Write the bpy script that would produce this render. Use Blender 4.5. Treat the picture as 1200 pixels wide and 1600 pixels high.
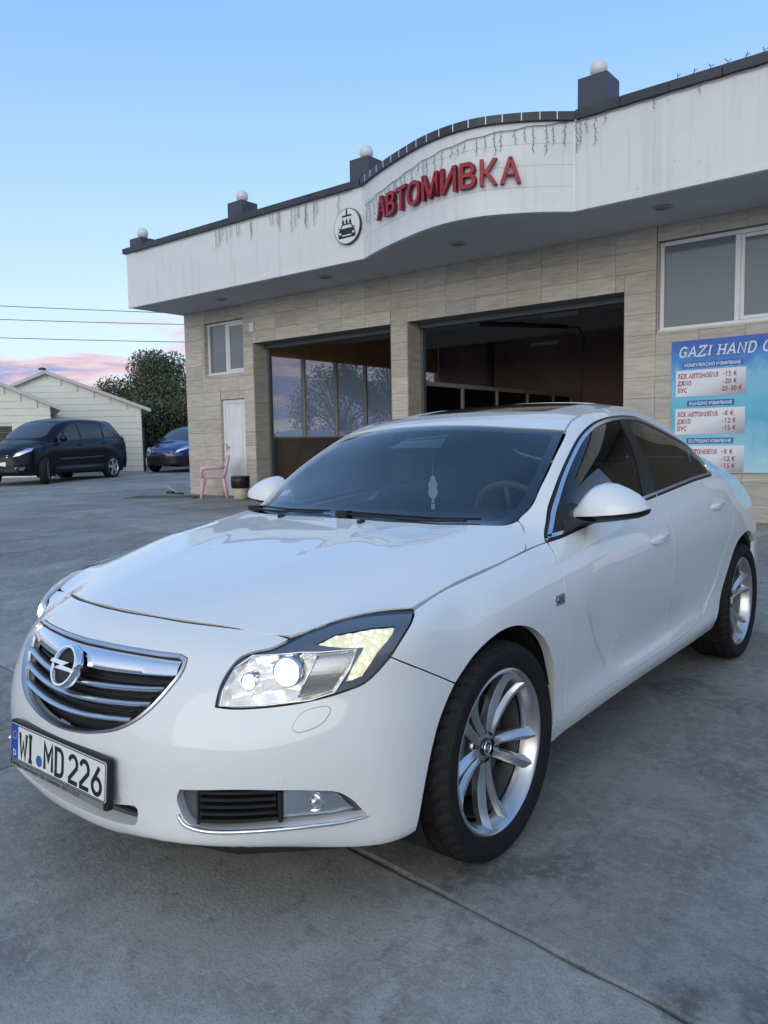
import bpy, bmesh, math, random
import numpy as np
from mathutils import Vector, Matrix
from mathutils.bvhtree import BVHTree
from mathutils.geometry import delaunay_2d_cdt

for _o in list(bpy.data.objects): bpy.data.objects.remove(_o)
S = bpy.context.scene
COL = S.collection
rnd = random.Random(7)
R = math.radians

# ------------------------------------------------------------------ camera
CAM_POS = (2.0743, -2.0164, 1.2878)
YAW, PITCH, ROLL, FPX = R(38.80), R(5.110), R(-0.9638), 1211.0
_f = Vector((-math.sin(YAW)*math.cos(PITCH), math.cos(YAW)*math.cos(PITCH), -math.sin(PITCH)))
_r = Vector((math.cos(YAW), math.sin(YAW), 0)); _u = _r.cross(_f)
_r2 = _r*math.cos(ROLL)+_u*math.sin(ROLL); _u2 = _u*math.cos(ROLL)-_r*math.sin(ROLL)
cd = bpy.data.cameras.new('camera'); cam = bpy.data.objects.new('camera', cd); COL.objects.link(cam)
cam.matrix_world = Matrix(((_r2.x,_u2.x,-_f.x,CAM_POS[0]),(_r2.y,_u2.y,-_f.y,CAM_POS[1]),(_r2.z,_u2.z,-_f.z,CAM_POS[2]),(0,0,0,1)))
cd.sensor_fit = 'VERTICAL'; cd.sensor_height = 36.0; cd.lens = FPX/1600*36
cd.clip_start = 0.05; cd.clip_end = 3000
S.camera = cam
S.render.resolution_x, S.render.resolution_y = 768, 1024

# ------------------------------------------------------------------ sky, sun, exposure
SUN_EL, SUN_AZ = R(9.0), R(160)          # low evening sun behind the camera (azimuth from +Y towards +X)
W = bpy.data.worlds.new('World'); S.world = W; W.use_nodes = True
nt = W.node_tree; nt.nodes.clear()
def wn(t, **k):
    n = nt.nodes.new(t)
    for a, b in k.items(): setattr(n, a, b)
    return n
def wl(a, b): nt.links.new(a, b)
sky = wn('ShaderNodeTexSky', sky_type='NISHITA'); sky.sun_disc = False
sky.sun_elevation = SUN_EL; sky.sun_rotation = SUN_AZ; sky.air_density = 1.0; sky.dust_density = 0.6; sky.ozone_density = 3.0
tc = wn('ShaderNodeTexCoord')
sep = wn('ShaderNodeSeparateXYZ'); wl(tc.outputs['Generated'], sep.inputs[0])
# clear evening sky: pale at the horizon, blue overhead
ramp = wn('ShaderNodeValToRGB'); cr = ramp.color_ramp
SKYC = [(0.0,(.44,.47,.52)),(.07,(.45,.485,.575)),(.17,(.40,.485,.63)),(.30,(.285,.415,.655)),(.45,(.19,.335,.62)),(.65,(.155,.30,.56)),(1.0,(.13,.26,.50))]
while len(cr.elements) < len(SKYC): cr.elements.new(.5)
for e, (p_, c_) in zip(cr.elements, SKYC): e.position = p_; e.color = (*c_, 1)
wl(sep.outputs[2], ramp.inputs[0])
skyg = wn('ShaderNodeMix', data_type='RGBA'); skyg.inputs[0].default_value = .07
# the physical sky at its own strength, blended into the graded evening sky
skym = wn('ShaderNodeMix', data_type='RGBA', blend_type='MULTIPLY'); skym.inputs[0].default_value = 1
skym.inputs[7].default_value = (.9, .9, .9, 1); wl(sky.outputs[0], skym.inputs[6])
wl(ramp.outputs[0], skyg.inputs[6]); wl(skym.outputs[2], skyg.inputs[7])
# low clouds, lit pink from below the horizon, lavender where they are thick
mp = wn('ShaderNodeMapping'); mp.inputs['Scale'].default_value = (1.6, 1.6, 13); wl(tc.outputs['Generated'], mp.inputs[0])
cn = wn('ShaderNodeTexNoise'); cn.inputs['Scale'].default_value = 2.6; cn.inputs['Detail'].default_value = 7; cn.inputs['Roughness'].default_value = .55; cn.inputs['Distortion'].default_value = .35
wl(mp.outputs[0], cn.inputs[0])
band = wn('ShaderNodeValToRGB'); be = band.color_ramp; be.elements[0].position = 0; be.elements[0].color = (1,1,1,1); be.elements[1].position = .27; be.elements[1].color = (0,0,0,1)
e = be.elements.new(.10); e.color = (1,1,1,1); e = be.elements.new(.165); e.color = (.42,.42,.42,1)
wl(sep.outputs[2], band.inputs[0])
cov = wn('ShaderNodeMath', operation='MULTIPLY_ADD'); wl(band.outputs[0], cov.inputs[0]); cov.inputs[1].default_value = .42
cadd = wn('ShaderNodeMath', operation='ADD'); wl(cn.outputs[0], cadd.inputs[0]); cadd.inputs[1].default_value = -.38
wl(cadd.outputs[0], cov.inputs[2])
cmask = wn('ShaderNodeMapRange', interpolation_type='SMOOTHSTEP'); wl(cov.outputs[0], cmask.inputs[0]); cmask.inputs[1].default_value = .39; cmask.inputs[2].default_value = .54
thick = wn('ShaderNodeMapRange', interpolation_type='SMOOTHSTEP'); wl(cov.outputs[0], thick.inputs[0]); thick.inputs[1].default_value = .50; thick.inputs[2].default_value = .60
ccol = wn('ShaderNodeMix', data_type='RGBA'); wl(thick.outputs[0], ccol.inputs[0]); ccol.inputs[6].default_value = (.62,.455,.50,1); ccol.inputs[7].default_value = (.25,.30,.53,1)
fin = wn('ShaderNodeMix', data_type='RGBA'); wl(cmask.outputs[0], fin.inputs[0]); wl(skyg.outputs[2], fin.inputs[6]); wl(ccol.outputs[2], fin.inputs[7])
# afterglow, added out of view to balance the blue light: the sky is warmer and brighter towards the set sun behind the photographer
dotn = wn('ShaderNodeVectorMath', operation='DOT_PRODUCT'); wl(tc.outputs['Generated'], dotn.inputs[0]); dotn.inputs[1].default_value = (math.sin(SUN_AZ), math.cos(SUN_AZ), .12)
glow = wn('ShaderNodeMapRange', interpolation_type='SMOOTHSTEP'); wl(dotn.outputs['Value'], glow.inputs[0]); glow.inputs[1].default_value = -.15; glow.inputs[2].default_value = 1.0; glow.inputs[4].default_value = .5
aft = wn('ShaderNodeMix', data_type='RGBA'); wl(glow.outputs[0], aft.inputs[0]); wl(fin.outputs[2], aft.inputs[6]); aft.inputs[7].default_value = (.80,.80,.72,1)
bg = wn('ShaderNodeBackground'); bg.inputs[1].default_value = 1.0; wl(aft.outputs[2], bg.inputs[0])
wo = wn('ShaderNodeOutputWorld'); wl(bg.outputs[0], wo.inputs[0])
sun = bpy.data.lights.new('sun', 'SUN'); sun.energy = .9; sun.angle = R(60); sun.color = (1, .95, .84)
so = bpy.data.objects.new('sun', sun); COL.objects.link(so)
_sd = Vector((math.sin(SUN_AZ)*math.cos(SUN_EL), math.cos(SUN_AZ)*math.cos(SUN_EL), math.sin(SUN_EL)))
so.rotation_euler = _sd.to_track_quat('Z', 'Y').to_euler()
S.view_settings.view_transform = 'Standard'; S.view_settings.look = 'None'; S.view_settings.gamma = 1; S.view_settings.use_curve_mapping = False
S.view_settings.exposure = 0.50

# ------------------------------------------------------------------ helpers
def mat(name, col, rough=.5, metal=0, coat=0, emit=None, estr=0, trans=0, ior=1.45, spec=.5, bump=0, bscale=60, var=0, vscale=8, dark=None, alpha=1):
    m = bpy.data.materials.new(name); m.use_nodes = True
    n = m.node_tree; b = n.nodes['Principled BSDF']
    b.inputs['Base Color'].default_value = (*col, 1); b.inputs['Roughness'].default_value = rough; b.inputs['Metallic'].default_value = metal
    b.inputs['Coat Weight'].default_value = coat; b.inputs['Coat Roughness'].default_value = .02
    b.inputs['Transmission Weight'].default_value = trans; b.inputs['IOR'].default_value = ior; b.inputs['Specular IOR Level'].default_value = spec
    b.inputs['Alpha'].default_value = alpha
    if emit: b.inputs['Emission Color'].default_value = (*emit, 1); b.inputs['Emission Strength'].default_value = estr
    t = n.nodes.new('ShaderNodeTexCoord')
    if var:
        x = n.nodes.new('ShaderNodeTexNoise'); x.inputs['Scale'].default_value = vscale; x.inputs['Detail'].default_value = 6
        n.links.new(t.outputs['Object'], x.inputs[0])
        mx = n.nodes.new('ShaderNodeMix'); mx.data_type = 'RGBA'
        d = dark or tuple(c*(1-var) for c in col)
        mr = n.nodes.new('ShaderNodeMapRange'); mr.inputs[1].default_value = .35; mr.inputs[2].default_value = .7; n.links.new(x.outputs[0], mr.inputs[0])
        mx.inputs[6].default_value = (*col, 1); mx.inputs[7].default_value = (*d, 1); n.links.new(mr.outputs[0], mx.inputs[0]); n.links.new(mx.outputs[2], b.inputs['Base Color'])
    if bump:
        x = n.nodes.new('ShaderNodeTexNoise'); x.inputs['Scale'].default_value = bscale; x.inputs['Detail'].default_value = 4
        n.links.new(t.outputs['Object'], x.inputs[0])
        bp = n.nodes.new('ShaderNodeBump'); bp.inputs['Strength'].default_value = bump; bp.inputs['Distance'].default_value = .01
        n.links.new(x.outputs[0], bp.inputs['Height']); n.links.new(bp.outputs[0], b.inputs['Normal'])
    return m
def thing(name, label, cat, loc=(0,0,0), rotz=0, group=None):
    o = bpy.data.objects.new(name, None); o.empty_display_size = .1; COL.objects.link(o)
    o.location = loc; o.rotation_euler = (0, 0, rotz); o['label'] = label; o['category'] = cat
    if group: o['group'] = group
    return o
def tag(o, label=None, cat=None, group=None, kind=None):
    if label: o['label'] = label
    if cat: o['category'] = cat
    if group: o['group'] = group
    if kind: o['kind'] = kind
    return o
def obj(name, v, f, m, parent=None, smooth=False, normals=None):
    me = bpy.data.meshes.new(name)
    me.from_pydata([tuple(map(float, p)) for p in v], [], [tuple(map(int, q)) for q in f]); me.update()
    if smooth or normals is not None: me.polygons.foreach_set('use_smooth', [True]*len(me.polygons))
    if normals is not None: me.normals_split_custom_set_from_vertices([tuple(map(float, q)) for q in normals])
    if m: me.materials.append(m)
    o = bpy.data.objects.new(name, me); COL.objects.link(o)
    if parent: o.parent = parent
    return o
class MB:
    """collects simple solids into one mesh"""
    def __init__(s): s.v = []; s.f = []
    def add(s, v, f):
        k = len(s.v); s.v += [tuple(p) for p in v]; s.f += [tuple(i+k for i in q) for q in f]; return s
    def box(s, a, b, M=None):
        (x0,y0,z0),(x1,y1,z1) = a, b
        v = [(x0,y0,z0),(x1,y0,z0),(x1,y1,z0),(x0,y1,z0),(x0,y0,z1),(x1,y0,z1),(x1,y1,z1),(x0,y1,z1)]
        if M is not None: v = [tuple(M @ Vector(p)) for p in v]
        return s.add(v, [(3,2,1,0),(4,5,6,7),(0,1,5,4),(1,2,6,5),(2,3,7,6),(3,0,4,7)])
    def tube(s, pts, r, n=8, caps=True, prof=None, closed=False):
        P = [Vector(p) for p in pts]; N = len(P); rr = r if hasattr(r, '__len__') else [r]*N
        v = []; f = []; ref = None
        for i, p in enumerate(P):
            t = (P[(i+1) % N]-P[i-1]) if closed else (P[min(i+1, N-1)]-P[max(i-1, 0)])
            t = t.normalized() if t.length > 1e-9 else Vector((0,0,1))
            if ref is None: ref = Vector((0,0,1)) if abs(t.z) < .9 else Vector((1,0,0))
            a = t.cross(ref); a = a.normalized() if a.length > 1e-6 else t.orthogonal().normalized()
            b = a.cross(t).normalized(); ref = b
            for k in range(n):
                if prof: cx, cy = prof[k]; v.append(p+a*cx*rr[i]+b*cy*rr[i])
                else: an = 2*math.pi*k/n; v.append(p+a*math.cos(an)*rr[i]+b*math.sin(an)*rr[i])
        for i in range(N if closed else N-1):
            j = (i+1) % N
            for k in range(n): f.append((i*n+k, i*n+(k+1) % n, j*n+(k+1) % n, j*n+k))
        if caps and not closed: f += [tuple(range(n))[::-1], tuple(range((N-1)*n, N*n))]
        return s.add(v, f)
    def lathe(s, prof, n=32, c=(0,0,0), axis='Z', a0=0, a1=2*math.pi):
        full = abs(a1-a0-2*math.pi) < 1e-6; m = n if full else n+1; v = []; f = []
        for k in range(m):
            an = a0+(a1-a0)*k/n; co, si = math.cos(an), math.sin(an)
            for (r, h) in prof:
                p = {'Z': (r*co, r*si, h), 'X': (h, r*co, r*si), 'Y': (r*co, h, r*si)}[axis]
                v.append((p[0]+c[0], p[1]+c[1], p[2]+c[2]))
        q = len(prof)
        for k in range(n):
            j = (k+1) % m
            for i in range(q-1): f.append((k*q+i, j*q+i, j*q+i+1, k*q+i+1))
        return s.add(v, f)
    def prism(s, poly, d0, d1, place):
        """polygon extruded between depth d0 and d1; place(a,b,d) -> 3D"""
        n = len(poly); v = [place(a, b, d0) for a, b in poly]+[place(a, b, d1) for a, b in poly]
        return s.add(v, [tuple(range(n))[::-1], tuple(range(n, 2*n))]+[(i, (i+1) % n, n+(i+1) % n, n+i) for i in range(n)])
    def obj(s, name, m, parent=None, smooth=False):
        return obj(name, s.v, s.f, m, parent, smooth)
def autosmooth(o, ang=35):
    """smooth faces, edges sharper than ang stay crisp"""
    me = o.data; bm = bmesh.new(); bm.from_mesh(me); bmesh.ops.recalc_face_normals(bm, faces=bm.faces)
    for q in bm.faces: q.smooth = True
    for e in bm.edges:
        e.smooth = not (len(e.link_faces) == 2 and e.calc_face_angle(0) > R(ang))
    bm.to_mesh(me); bm.free(); return o
def bevel(o, w=.01, seg=2, ang=40):
    me = o.data; bm = bmesh.new(); bm.from_mesh(me); bmesh.ops.remove_doubles(bm, verts=bm.verts, dist=1e-5)
    bmesh.ops.recalc_face_normals(bm, faces=bm.faces)
    ed = [e for e in bm.edges if len(e.link_faces) == 2 and e.calc_face_angle(0) > R(ang)]
    bmesh.ops.bevel(bm, geom=ed, offset=w, segments=seg, profile=.6, affect='EDGES', clamp_overlap=True)
    bm.to_mesh(me); bm.free(); return autosmooth(o, 30)
def text_mesh(txt, size=1.0, bold=0.0, ext=0.0, sx=1.0, align='LEFT', res=3, shear=0):
    """lettering as mesh data in the XY plane: (verts, faces)"""
    cu = bpy.data.curves.new('t', 'FONT'); cu.body = txt; cu.size = size; cu.offset = bold; cu.extrude = ext; cu.resolution_u = res; cu.align_x = align; cu.shear = shear
    ob = bpy.data.objects.new('t', cu); COL.objects.link(ob)
    dg = bpy.context.evaluated_depsgraph_get(); dg.update()
    me = ob.evaluated_get(dg).to_mesh()
    v = [(p.co.x*sx, p.co.y, p.co.z) for p in me.vertices]; f = [tuple(q.vertices) for q in me.polygons]
    ob.evaluated_get(dg).to_mesh_clear(); bpy.data.objects.remove(ob); bpy.data.curves.remove(cu)
    return v, f
def copy_tree(o, parent=None):
    c = o.copy(); COL.objects.link(c)
    if parent: c.parent = parent
    for ch in list(o.children): copy_tree(ch, c)
    return c
def spline(pts, step=.012, closed=False):
    """centripetal-ish Catmull-Rom through points (tuples of any dimension)"""
    P = [np.array(p, float) for p in pts]; n = len(P); out = []
    if n == 2:
        k = max(1, int(np.linalg.norm(P[1]-P[0])/step)); return [P[0]+(P[1]-P[0])*i/k for i in range(k+1)]
    for i in range(n if closed else n-1):
        p1, p2 = P[i], P[(i+1) % n]
        p0 = P[i-1] if (i or closed) else p1*2-p2
        p3 = P[(i+2) % n] if (closed or i+2 < n) else p2*2-p1
        d0, d1, d2 = [max(np.linalg.norm(b-a), 1e-6)**.5 for a, b in ((p0,p1),(p1,p2),(p2,p3))]
        m1 = (p1-p0)/d0-(p2-p0)/(d0+d1)+(p2-p1)/d1; m2 = (p2-p1)/d1-(p3-p1)/(d1+d2)+(p3-p2)/d2
        m1, m2 = m1*d1, m2*d1
        k = max(1, int(np.linalg.norm(p2-p1)/step))
        for j in range(k):
            t = j/k; out.append((2*t**3-3*t**2+1)*p1+(t**3-2*t**2+t)*m1+(-2*t**3+3*t**2)*p2+(t**3-t**2)*m2)
    if not closed: out.append(P[-1])
    return out
def pchip(xs, ys, x):
    xs = np.asarray(xs, float); ys = np.asarray(ys, float); x = np.asarray(x, float)
    h = np.diff(xs); d = np.diff(ys)/h; m = np.zeros_like(ys)
    for i in range(1, len(xs)-1):
        if d[i-1]*d[i] > 0:
            w1 = 2*h[i]+h[i-1]; w2 = h[i]+2*h[i-1]; m[i] = (w1+w2)/(w1/d[i-1]+w2/d[i])
    m[0] = d[0]; m[-1] = d[-1]
    k = np.clip(np.searchsorted(xs, x)-1, 0, len(xs)-2); t = (x-xs[k])/h[k]
    return ((2*t**3-3*t**2+1)*ys[k]+(t**3-2*t**2+t)*h[k]*m[k]+(-2*t**3+3*t**2)*ys[k+1]+(t**3-t**2)*h[k]*m[k+1])

# ------------------------------------------------------------------ car body surfaces: a cage of on-surface points, subdivided
FRONT=[ # columns 0..8, rows r0..r8
 [(0,-.90,.226),(0,-.92,.27),(0,-.932,.36),(0,-.932,.45),(0,-.925,.54),(0,-.902,.63),(0,-.868,.70),(0,-.810,.757),(0,-.734,.802)],
 [(.20,-.89,.23),(.20,-.91,.27),(.20,-.92,.36),(.20,-.92,.45),(.20,-.908,.54),(.20,-.88,.63),(.20,-.842,.70),(.205,-.785,.755),(.21,-.708,.797)],
 [(.37,-.845,.245),(.375,-.888,.272),(.38,-.884,.36),(.38,-.882,.45),(.38,-.867,.54),(.38,-.833,.63),(.38,-.792,.70),(.385,-.735,.748),(.39,-.655,.786)],
 [(.50,-.785,.247),(.507,-.832,.274),(.512,-.827,.36),(.512,-.824,.45),(.512,-.808,.54),(.51,-.772,.63),(.508,-.732,.69),(.506,-.678,.74),(.505,-.605,.776)],
 [(.605,-.70,.24),(.62,-.738,.27),(.627,-.738,.36),(.628,-.735,.45),(.626,-.72,.54),(.62,-.69,.62),(.628,-.672,.69),(.622,-.632,.75),(.617,-.563,.7825)],
 [(.75,-.555,.219),(.765,-.57,.262),(.778,-.58,.36),(.782,-.58,.46),(.778,-.57,.56),(.772,-.556,.645),(.775,-.538,.72),(.757,-.497,.785),(.692,-.435,.816)],
 [(.845,-.42,.222),(.862,-.425,.26),(.87,-.42,.36),(.873,-.415,.46),(.873,-.41,.56),(.868,-.40,.65),(.866,-.385,.73),(.846,-.345,.80),(.788,-.293,.826)],
 [(.86,-.2,.215),(.876,-.2,.26),(.888,-.2,.36),(.896,-.2,.47),(.90,-.2,.57),(.899,-.195,.67),(.887,-.18,.75),(.853,-.165,.815),(.793,-.14,.857)],
 [(.865,0,.215),(.883,0,.265),(.898,0,.365),(.908,0,.475),(.915,0,.585),(.917,0,.69),(.905,0,.775),(.865,0,.84),(.795,0,.878)]]
ST=[.33,.55,1.0,1.5,2.0,2.4,2.75,3.1,3.45]
SIDE=[ # per station rows (x,z)
 [(.866,.235),(.887,.30),(.893,.38),(.90,.48),(.908,.59),(.914,.70),(.905,.79),(.868,.865),(.80,.911)],
 [(.868,.237),(.89,.307),(.886,.39),(.893,.50),(.905,.61),(.915,.72),(.908,.81),(.872,.887),(.815,.943)],
 [(.868,.243),(.891,.315),(.878,.40),(.888,.51),(.908,.63),(.922,.74),(.915,.83),(.88,.92),(.825,.982)],
 [(.868,.247),(.892,.32),(.876,.405),(.888,.52),(.91,.64),(.926,.755),(.918,.85),(.885,.945),(.828,1.02)],
 [(.868,.25),(.893,.325),(.882,.41),(.893,.53),(.915,.65),(.93,.77),(.92,.87),(.885,.98),(.822,1.06)],
 [(.872,.262),(.895,.33),(.893,.43),(.905,.54),(.922,.66),(.932,.77),(.922,.88),(.88,1.0),(.808,1.083)],
 [(.865,.27),(.893,.33),(.905,.43),(.915,.54),(.926,.65),(.926,.76),(.897,.88),(.84,1.0),(.772,1.088)],
 [(.84,.27),(.87,.33),(.883,.43),(.888,.54),(.888,.65),(.878,.76),(.845,.88),(.775,1.0),(.71,1.07)],
 [(.76,.28),(.795,.33),(.80,.43),(.803,.54),(.80,.65),(.79,.76),(.765,.88),(.705,.98),(.645,1.035)]]
YS=[.33,.55,.75,1.0,1.3,1.65,1.95,2.25,2.5,2.75,3.1,3.45]
REAR=[]
for x,y in ((.58,3.64),(.49,3.71),(.37,3.76),(.2,3.80),(0,3.81)):
    REAR.append([(x*.93,y-.05,.29),(x*1.03,y,.34),(x*1.07,y+.015,.43),(x*1.08,y+.015,.54),(x*1.08,y+.01,.65),(x*1.07,y,.76),(x*1.04,y-.01,.88),(x*.99,y-.03,.985),(x*.96,y-.085,1.045)])
HOOD=[[(0,-.56,.853),(.205,-.545,.85),(.39,-.51,.84),(.555,-.47,.826)],
 [(0,-.36,.896),(.21,-.355,.8925),(.41,-.34,.884),(.61,-.31,.865)],
 [(0,-.16,.933),(.22,-.16,.930),(.42,-.155,.921),(.62,-.15,.904)],
 [(0,.05,.9675),(.22,.05,.9645),(.43,.04,.954),(.625,.02,.938)],
 [(0,.24,.996),(.24,.255,.993),(.47,.29,.9865),(.655,.33,.980)]]
CAB=[ # w1..w11 , 4 inner + explicit edge (None = belt)
 [(0,.42,1.073),(.25,.43,1.069),(.47,.45,1.053),(.66,.49,1.022),None],
 [(0,.66,1.200),(.22,.667,1.195),(.425,.685,1.183),(.62,.70,1.163),(.726,.725,1.132)],
 [(0,.93,1.358),(.22,.94,1.353),(.41,.97,1.341),(.58,1.01,1.327),(.672,1.05,1.300)],
 [(0,1.25,1.432),(.21,1.25,1.428),(.40,1.26,1.418),(.555,1.28,1.403),(.65,1.32,1.372)],
 [(0,1.65,1.482),(.20,1.65,1.478),(.39,1.65,1.466),(.54,1.65,1.443),(.632,1.66,1.395)],
 [(0,1.98,1.490),(.20,1.98,1.486),(.385,1.98,1.472),(.54,1.98,1.438),(.638,1.97,1.366)],
 [(0,2.30,1.475),(.20,2.30,1.470),(.385,2.30,1.453),(.54,2.29,1.395),(.68,2.28,1.290)],
 [(0,2.62,1.43),(.20,2.62,1.425),(.385,2.61,1.385),(.575,2.57,1.30),None],
 [(0,2.95,1.33),(.20,2.95,1.325),(.38,2.93,1.30),(.56,2.85,1.215),None],
 [(0,3.25,1.205),(.20,3.25,1.20),(.38,3.24,1.185),(.55,3.19,1.15),None],
 [(0,3.52,1.10),(.20,3.52,1.098),(.38,3.51,1.09),(.53,3.48,1.075),None]]

def build_cage(sp):
    FRONT, ST, SIDE, YS, REAR, HOOD, CAB = sp
    V = []; F = []
    def v(p): V.append(p); return len(V)-1
    cols = [[v(p) for p in c] for c in FRONT]
    for y in YS:
        cols.append([v((float(pchip(ST, [s[r][0] for s in SIDE], y)), y, float(pchip(ST, [s[r][1] for s in SIDE], y)))) for r in range(9)])
    for c in REAR: cols.append([v(p) for p in c])
    for a in range(len(cols)-1):
        for r in range(8): F.append((cols[a][r], cols[a+1][r], cols[a+1][r+1], cols[a][r+1]))
    top = [c[8] for c in cols]
    grid = [[top[i] for i in range(5)]]
    for k, row in enumerate(HOOD): grid.append([v(p) for p in row]+[top[5+k]])
    edge = []; bi = {0:10, 7:17, 8:18, 9:19, 10:20}
    for k, row in enumerate(CAB):
        e = top[bi[k]] if row[4] is None else v(row[4])
        edge.append(e); grid.append([v(p) for p in row[:4]]+[e])
    grid.append([top[25], top[24], top[23], top[22], top[21]])
    for a in range(len(grid)-1):
        for j in range(4): F.append((grid[a][j], grid[a][j+1], grid[a+1][j+1], grid[a+1][j]))
    mids = []
    for k in range(1, 7):
        m = (np.array(V[top[10+k]])+np.array(V[edge[k]]))/2; m[0] += .022; mids.append(v(tuple(m)))
    bl = [top[10+k] for k in range(8)]; el = [edge[k] for k in range(8)]
    F += [(bl[0], bl[1], mids[0]), (bl[0], mids[0], el[1])]
    for k in range(1, 6): F += [(bl[k], bl[k+1], mids[k], mids[k-1]), (mids[k-1], mids[k], el[k+1], el[k])]
    F += [(bl[6], bl[7], mids[5]), (mids[5], bl[7], el[6])]
    mp = {}
    for i, p in enumerate(list(V)):
        if abs(p[0]) < 1e-6: mp[i] = i
        else: mp[i] = len(V); V.append((-p[0], p[1], p[2]))
    F += [tuple(mp[i] for i in reversed(f)) for f in list(F)]
    return np.array(V, float), F
def subdiv(V, F, lev):
    me = bpy.data.meshes.new('cage'); me.from_pydata([tuple(p) for p in V], [], F); me.update()
    ob = bpy.data.objects.new('cage', me); COL.objects.link(ob)
    m = ob.modifiers.new('s', 'SUBSURF'); m.levels = lev; m.render_levels = lev; m.use_limit_surface = True; m.boundary_smooth = 'ALL'
    dg = bpy.context.evaluated_depsgraph_get(); dg.update()
    ev = ob.evaluated_get(dg); e = ev.to_mesh()
    A = np.empty(len(e.vertices)*3); e.vertices.foreach_get('co', A)
    B = np.empty(len(e.vertices)*3); e.vertex_normals.foreach_get('vector', B)
    polys = [tuple(q.vertices) for q in e.polygons]
    ev.to_mesh_clear(); bpy.data.objects.remove(ob); bpy.data.meshes.remove(me)
    return A.reshape(-1, 3).copy(), B.reshape(-1, 3).copy(), polys
class Body:
    """smooth outer skin of a vehicle; panels are cut out of it"""
    def __init__(s, sp, lev=4, ax0=.45, ax1=2.9):
        T, F = build_cage(sp); P = T.copy()
        for _ in range(9):
            A, _n, _p = subdiv(P, F, 1); P += .9*(T-A[:len(T)])
        s.V, s.N, polys = subdiv(P, F, lev)
        s.T = [t for q in polys for t in ((q[0], q[1], q[2]), (q[0], q[2], q[3]))]
        s.bvh = BVHTree.FromPolygons(s.V.tolist(), s.T); s.ax0 = ax0; s.ax1 = ax1; s.disp = None
    def frame(s, dom, u, v):
        if dom == 'side': return Vector((1.7, u, v)), Vector((-1, 0, 0))
        if dom == 'top': return Vector((u, v, 2.6)), Vector((0, 0, -1))
        if dom == 'front': a = u/.9; d = Vector((math.sin(a), -math.cos(a), 0)); return Vector((0, s.ax0, v))+d*2.6, -d
        a = u/.9; d = Vector((math.sin(a), math.cos(a), 0)); return Vector((0, s.ax1, v))+d*2.6, -d
    def uv(s, dom, p):
        if dom == 'side': return (p[1], p[2])
        if dom == 'top': return (p[0], p[1])
        if dom == 'front': return (.9*math.atan2(p[0], s.ax0-p[1]), p[2])
        return (.9*math.atan2(p[0], p[1]-s.ax1), p[2])
    def at(s, dom, u, v, off=0.0):
        """point and normal of the skin at domain coordinates, moved off along the normal"""
        o, d = s.frame(dom, u+1.7e-5, v+1.1e-5)
        h = s.bvh.ray_cast(o, d)
        if h[0] is None:
            for k in range(1, 40):
                if dom == 'top': break
                h = s.bvh.ray_cast(Vector((o.x, o.y, v+.004*k)), d)
                if h[0] is not None: break
            if h[0] is None: h = s.bvh.find_nearest(o+d*1.6)
            if dom != 'top' and h[0] is not None: h = (Vector((h[0].x, h[0].y, v)), h[1], h[2], h[3])
        p = h[0]; t = s.T[h[2]]
        a, b, c = (Vector(s.V[i]) for i in t)
        n0 = (b-a).cross(c-a); q = max(n0.length_squared, 1e-18)
        w1 = (p-a).cross(c-a).dot(n0)/q; w2 = (b-a).cross(p-a).dot(n0)/q
        w1 = min(max(w1, 0), 1); w2 = min(max(w2, 0), 1)
        n = Vector(s.N[t[0]])*(1-w1-w2)+Vector(s.N[t[1]])*w1+Vector(s.N[t[2]])*w2
        n.normalize()
        if n.dot(d) > 0: n = -n
        return (p+n*off if off else p), n
def inset(poly, w):
    """move a closed polygon inwards by w"""
    q = [tuple(map(float, p)) for p in poly]
    q = [p for i, p in enumerate(q) if math.hypot(p[0]-q[i-1][0], p[1]-q[i-1][1]) > 1e-5]
    P = np.array(q, float); n = len(P)
    if sum(P[i-1][0]*P[i][1]-P[i][0]*P[i-1][1] for i in range(n)) < 0: P = P[::-1]
    out = []
    for i in range(n):
        a = P[i]-P[i-1]; b = P[(i+1) % n]-P[i]
        a /= max(np.linalg.norm(a), 1e-9); b /= max(np.linalg.norm(b), 1e-9)
        na = np.array((-a[1], a[0])); nb = np.array((-b[1], b[0])); m = na+nb
        L = max(np.dot(m, m), .35); out.append(P[i]+m*(2*w/L))
    return out
def dedupe(poly, eps=.0015):
    o = []
    for p in poly:
        if not o or math.hypot(p[0]-o[-1][0], p[1]-o[-1][1]) > eps: o.append((float(p[0]), float(p[1])))
    if math.hypot(o[0][0]-o[-1][0], o[0][1]-o[-1][1]) < eps: o.pop()
    return o
def inpoly(pts, poly):
    x, y = pts[:, 0], pts[:, 1]; c = np.zeros(len(pts), bool); q = np.array(poly); a = q; b = np.roll(q, -1, 0)
    for (x0, y0), (x1, y1) in zip(a, b):
        if y0 == y1: continue
        m = ((y0 > y) != (y1 > y)) & (x < (x1-x0)*(y-y0)/(y1-y0)+x0); c ^= m
    return c
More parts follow.
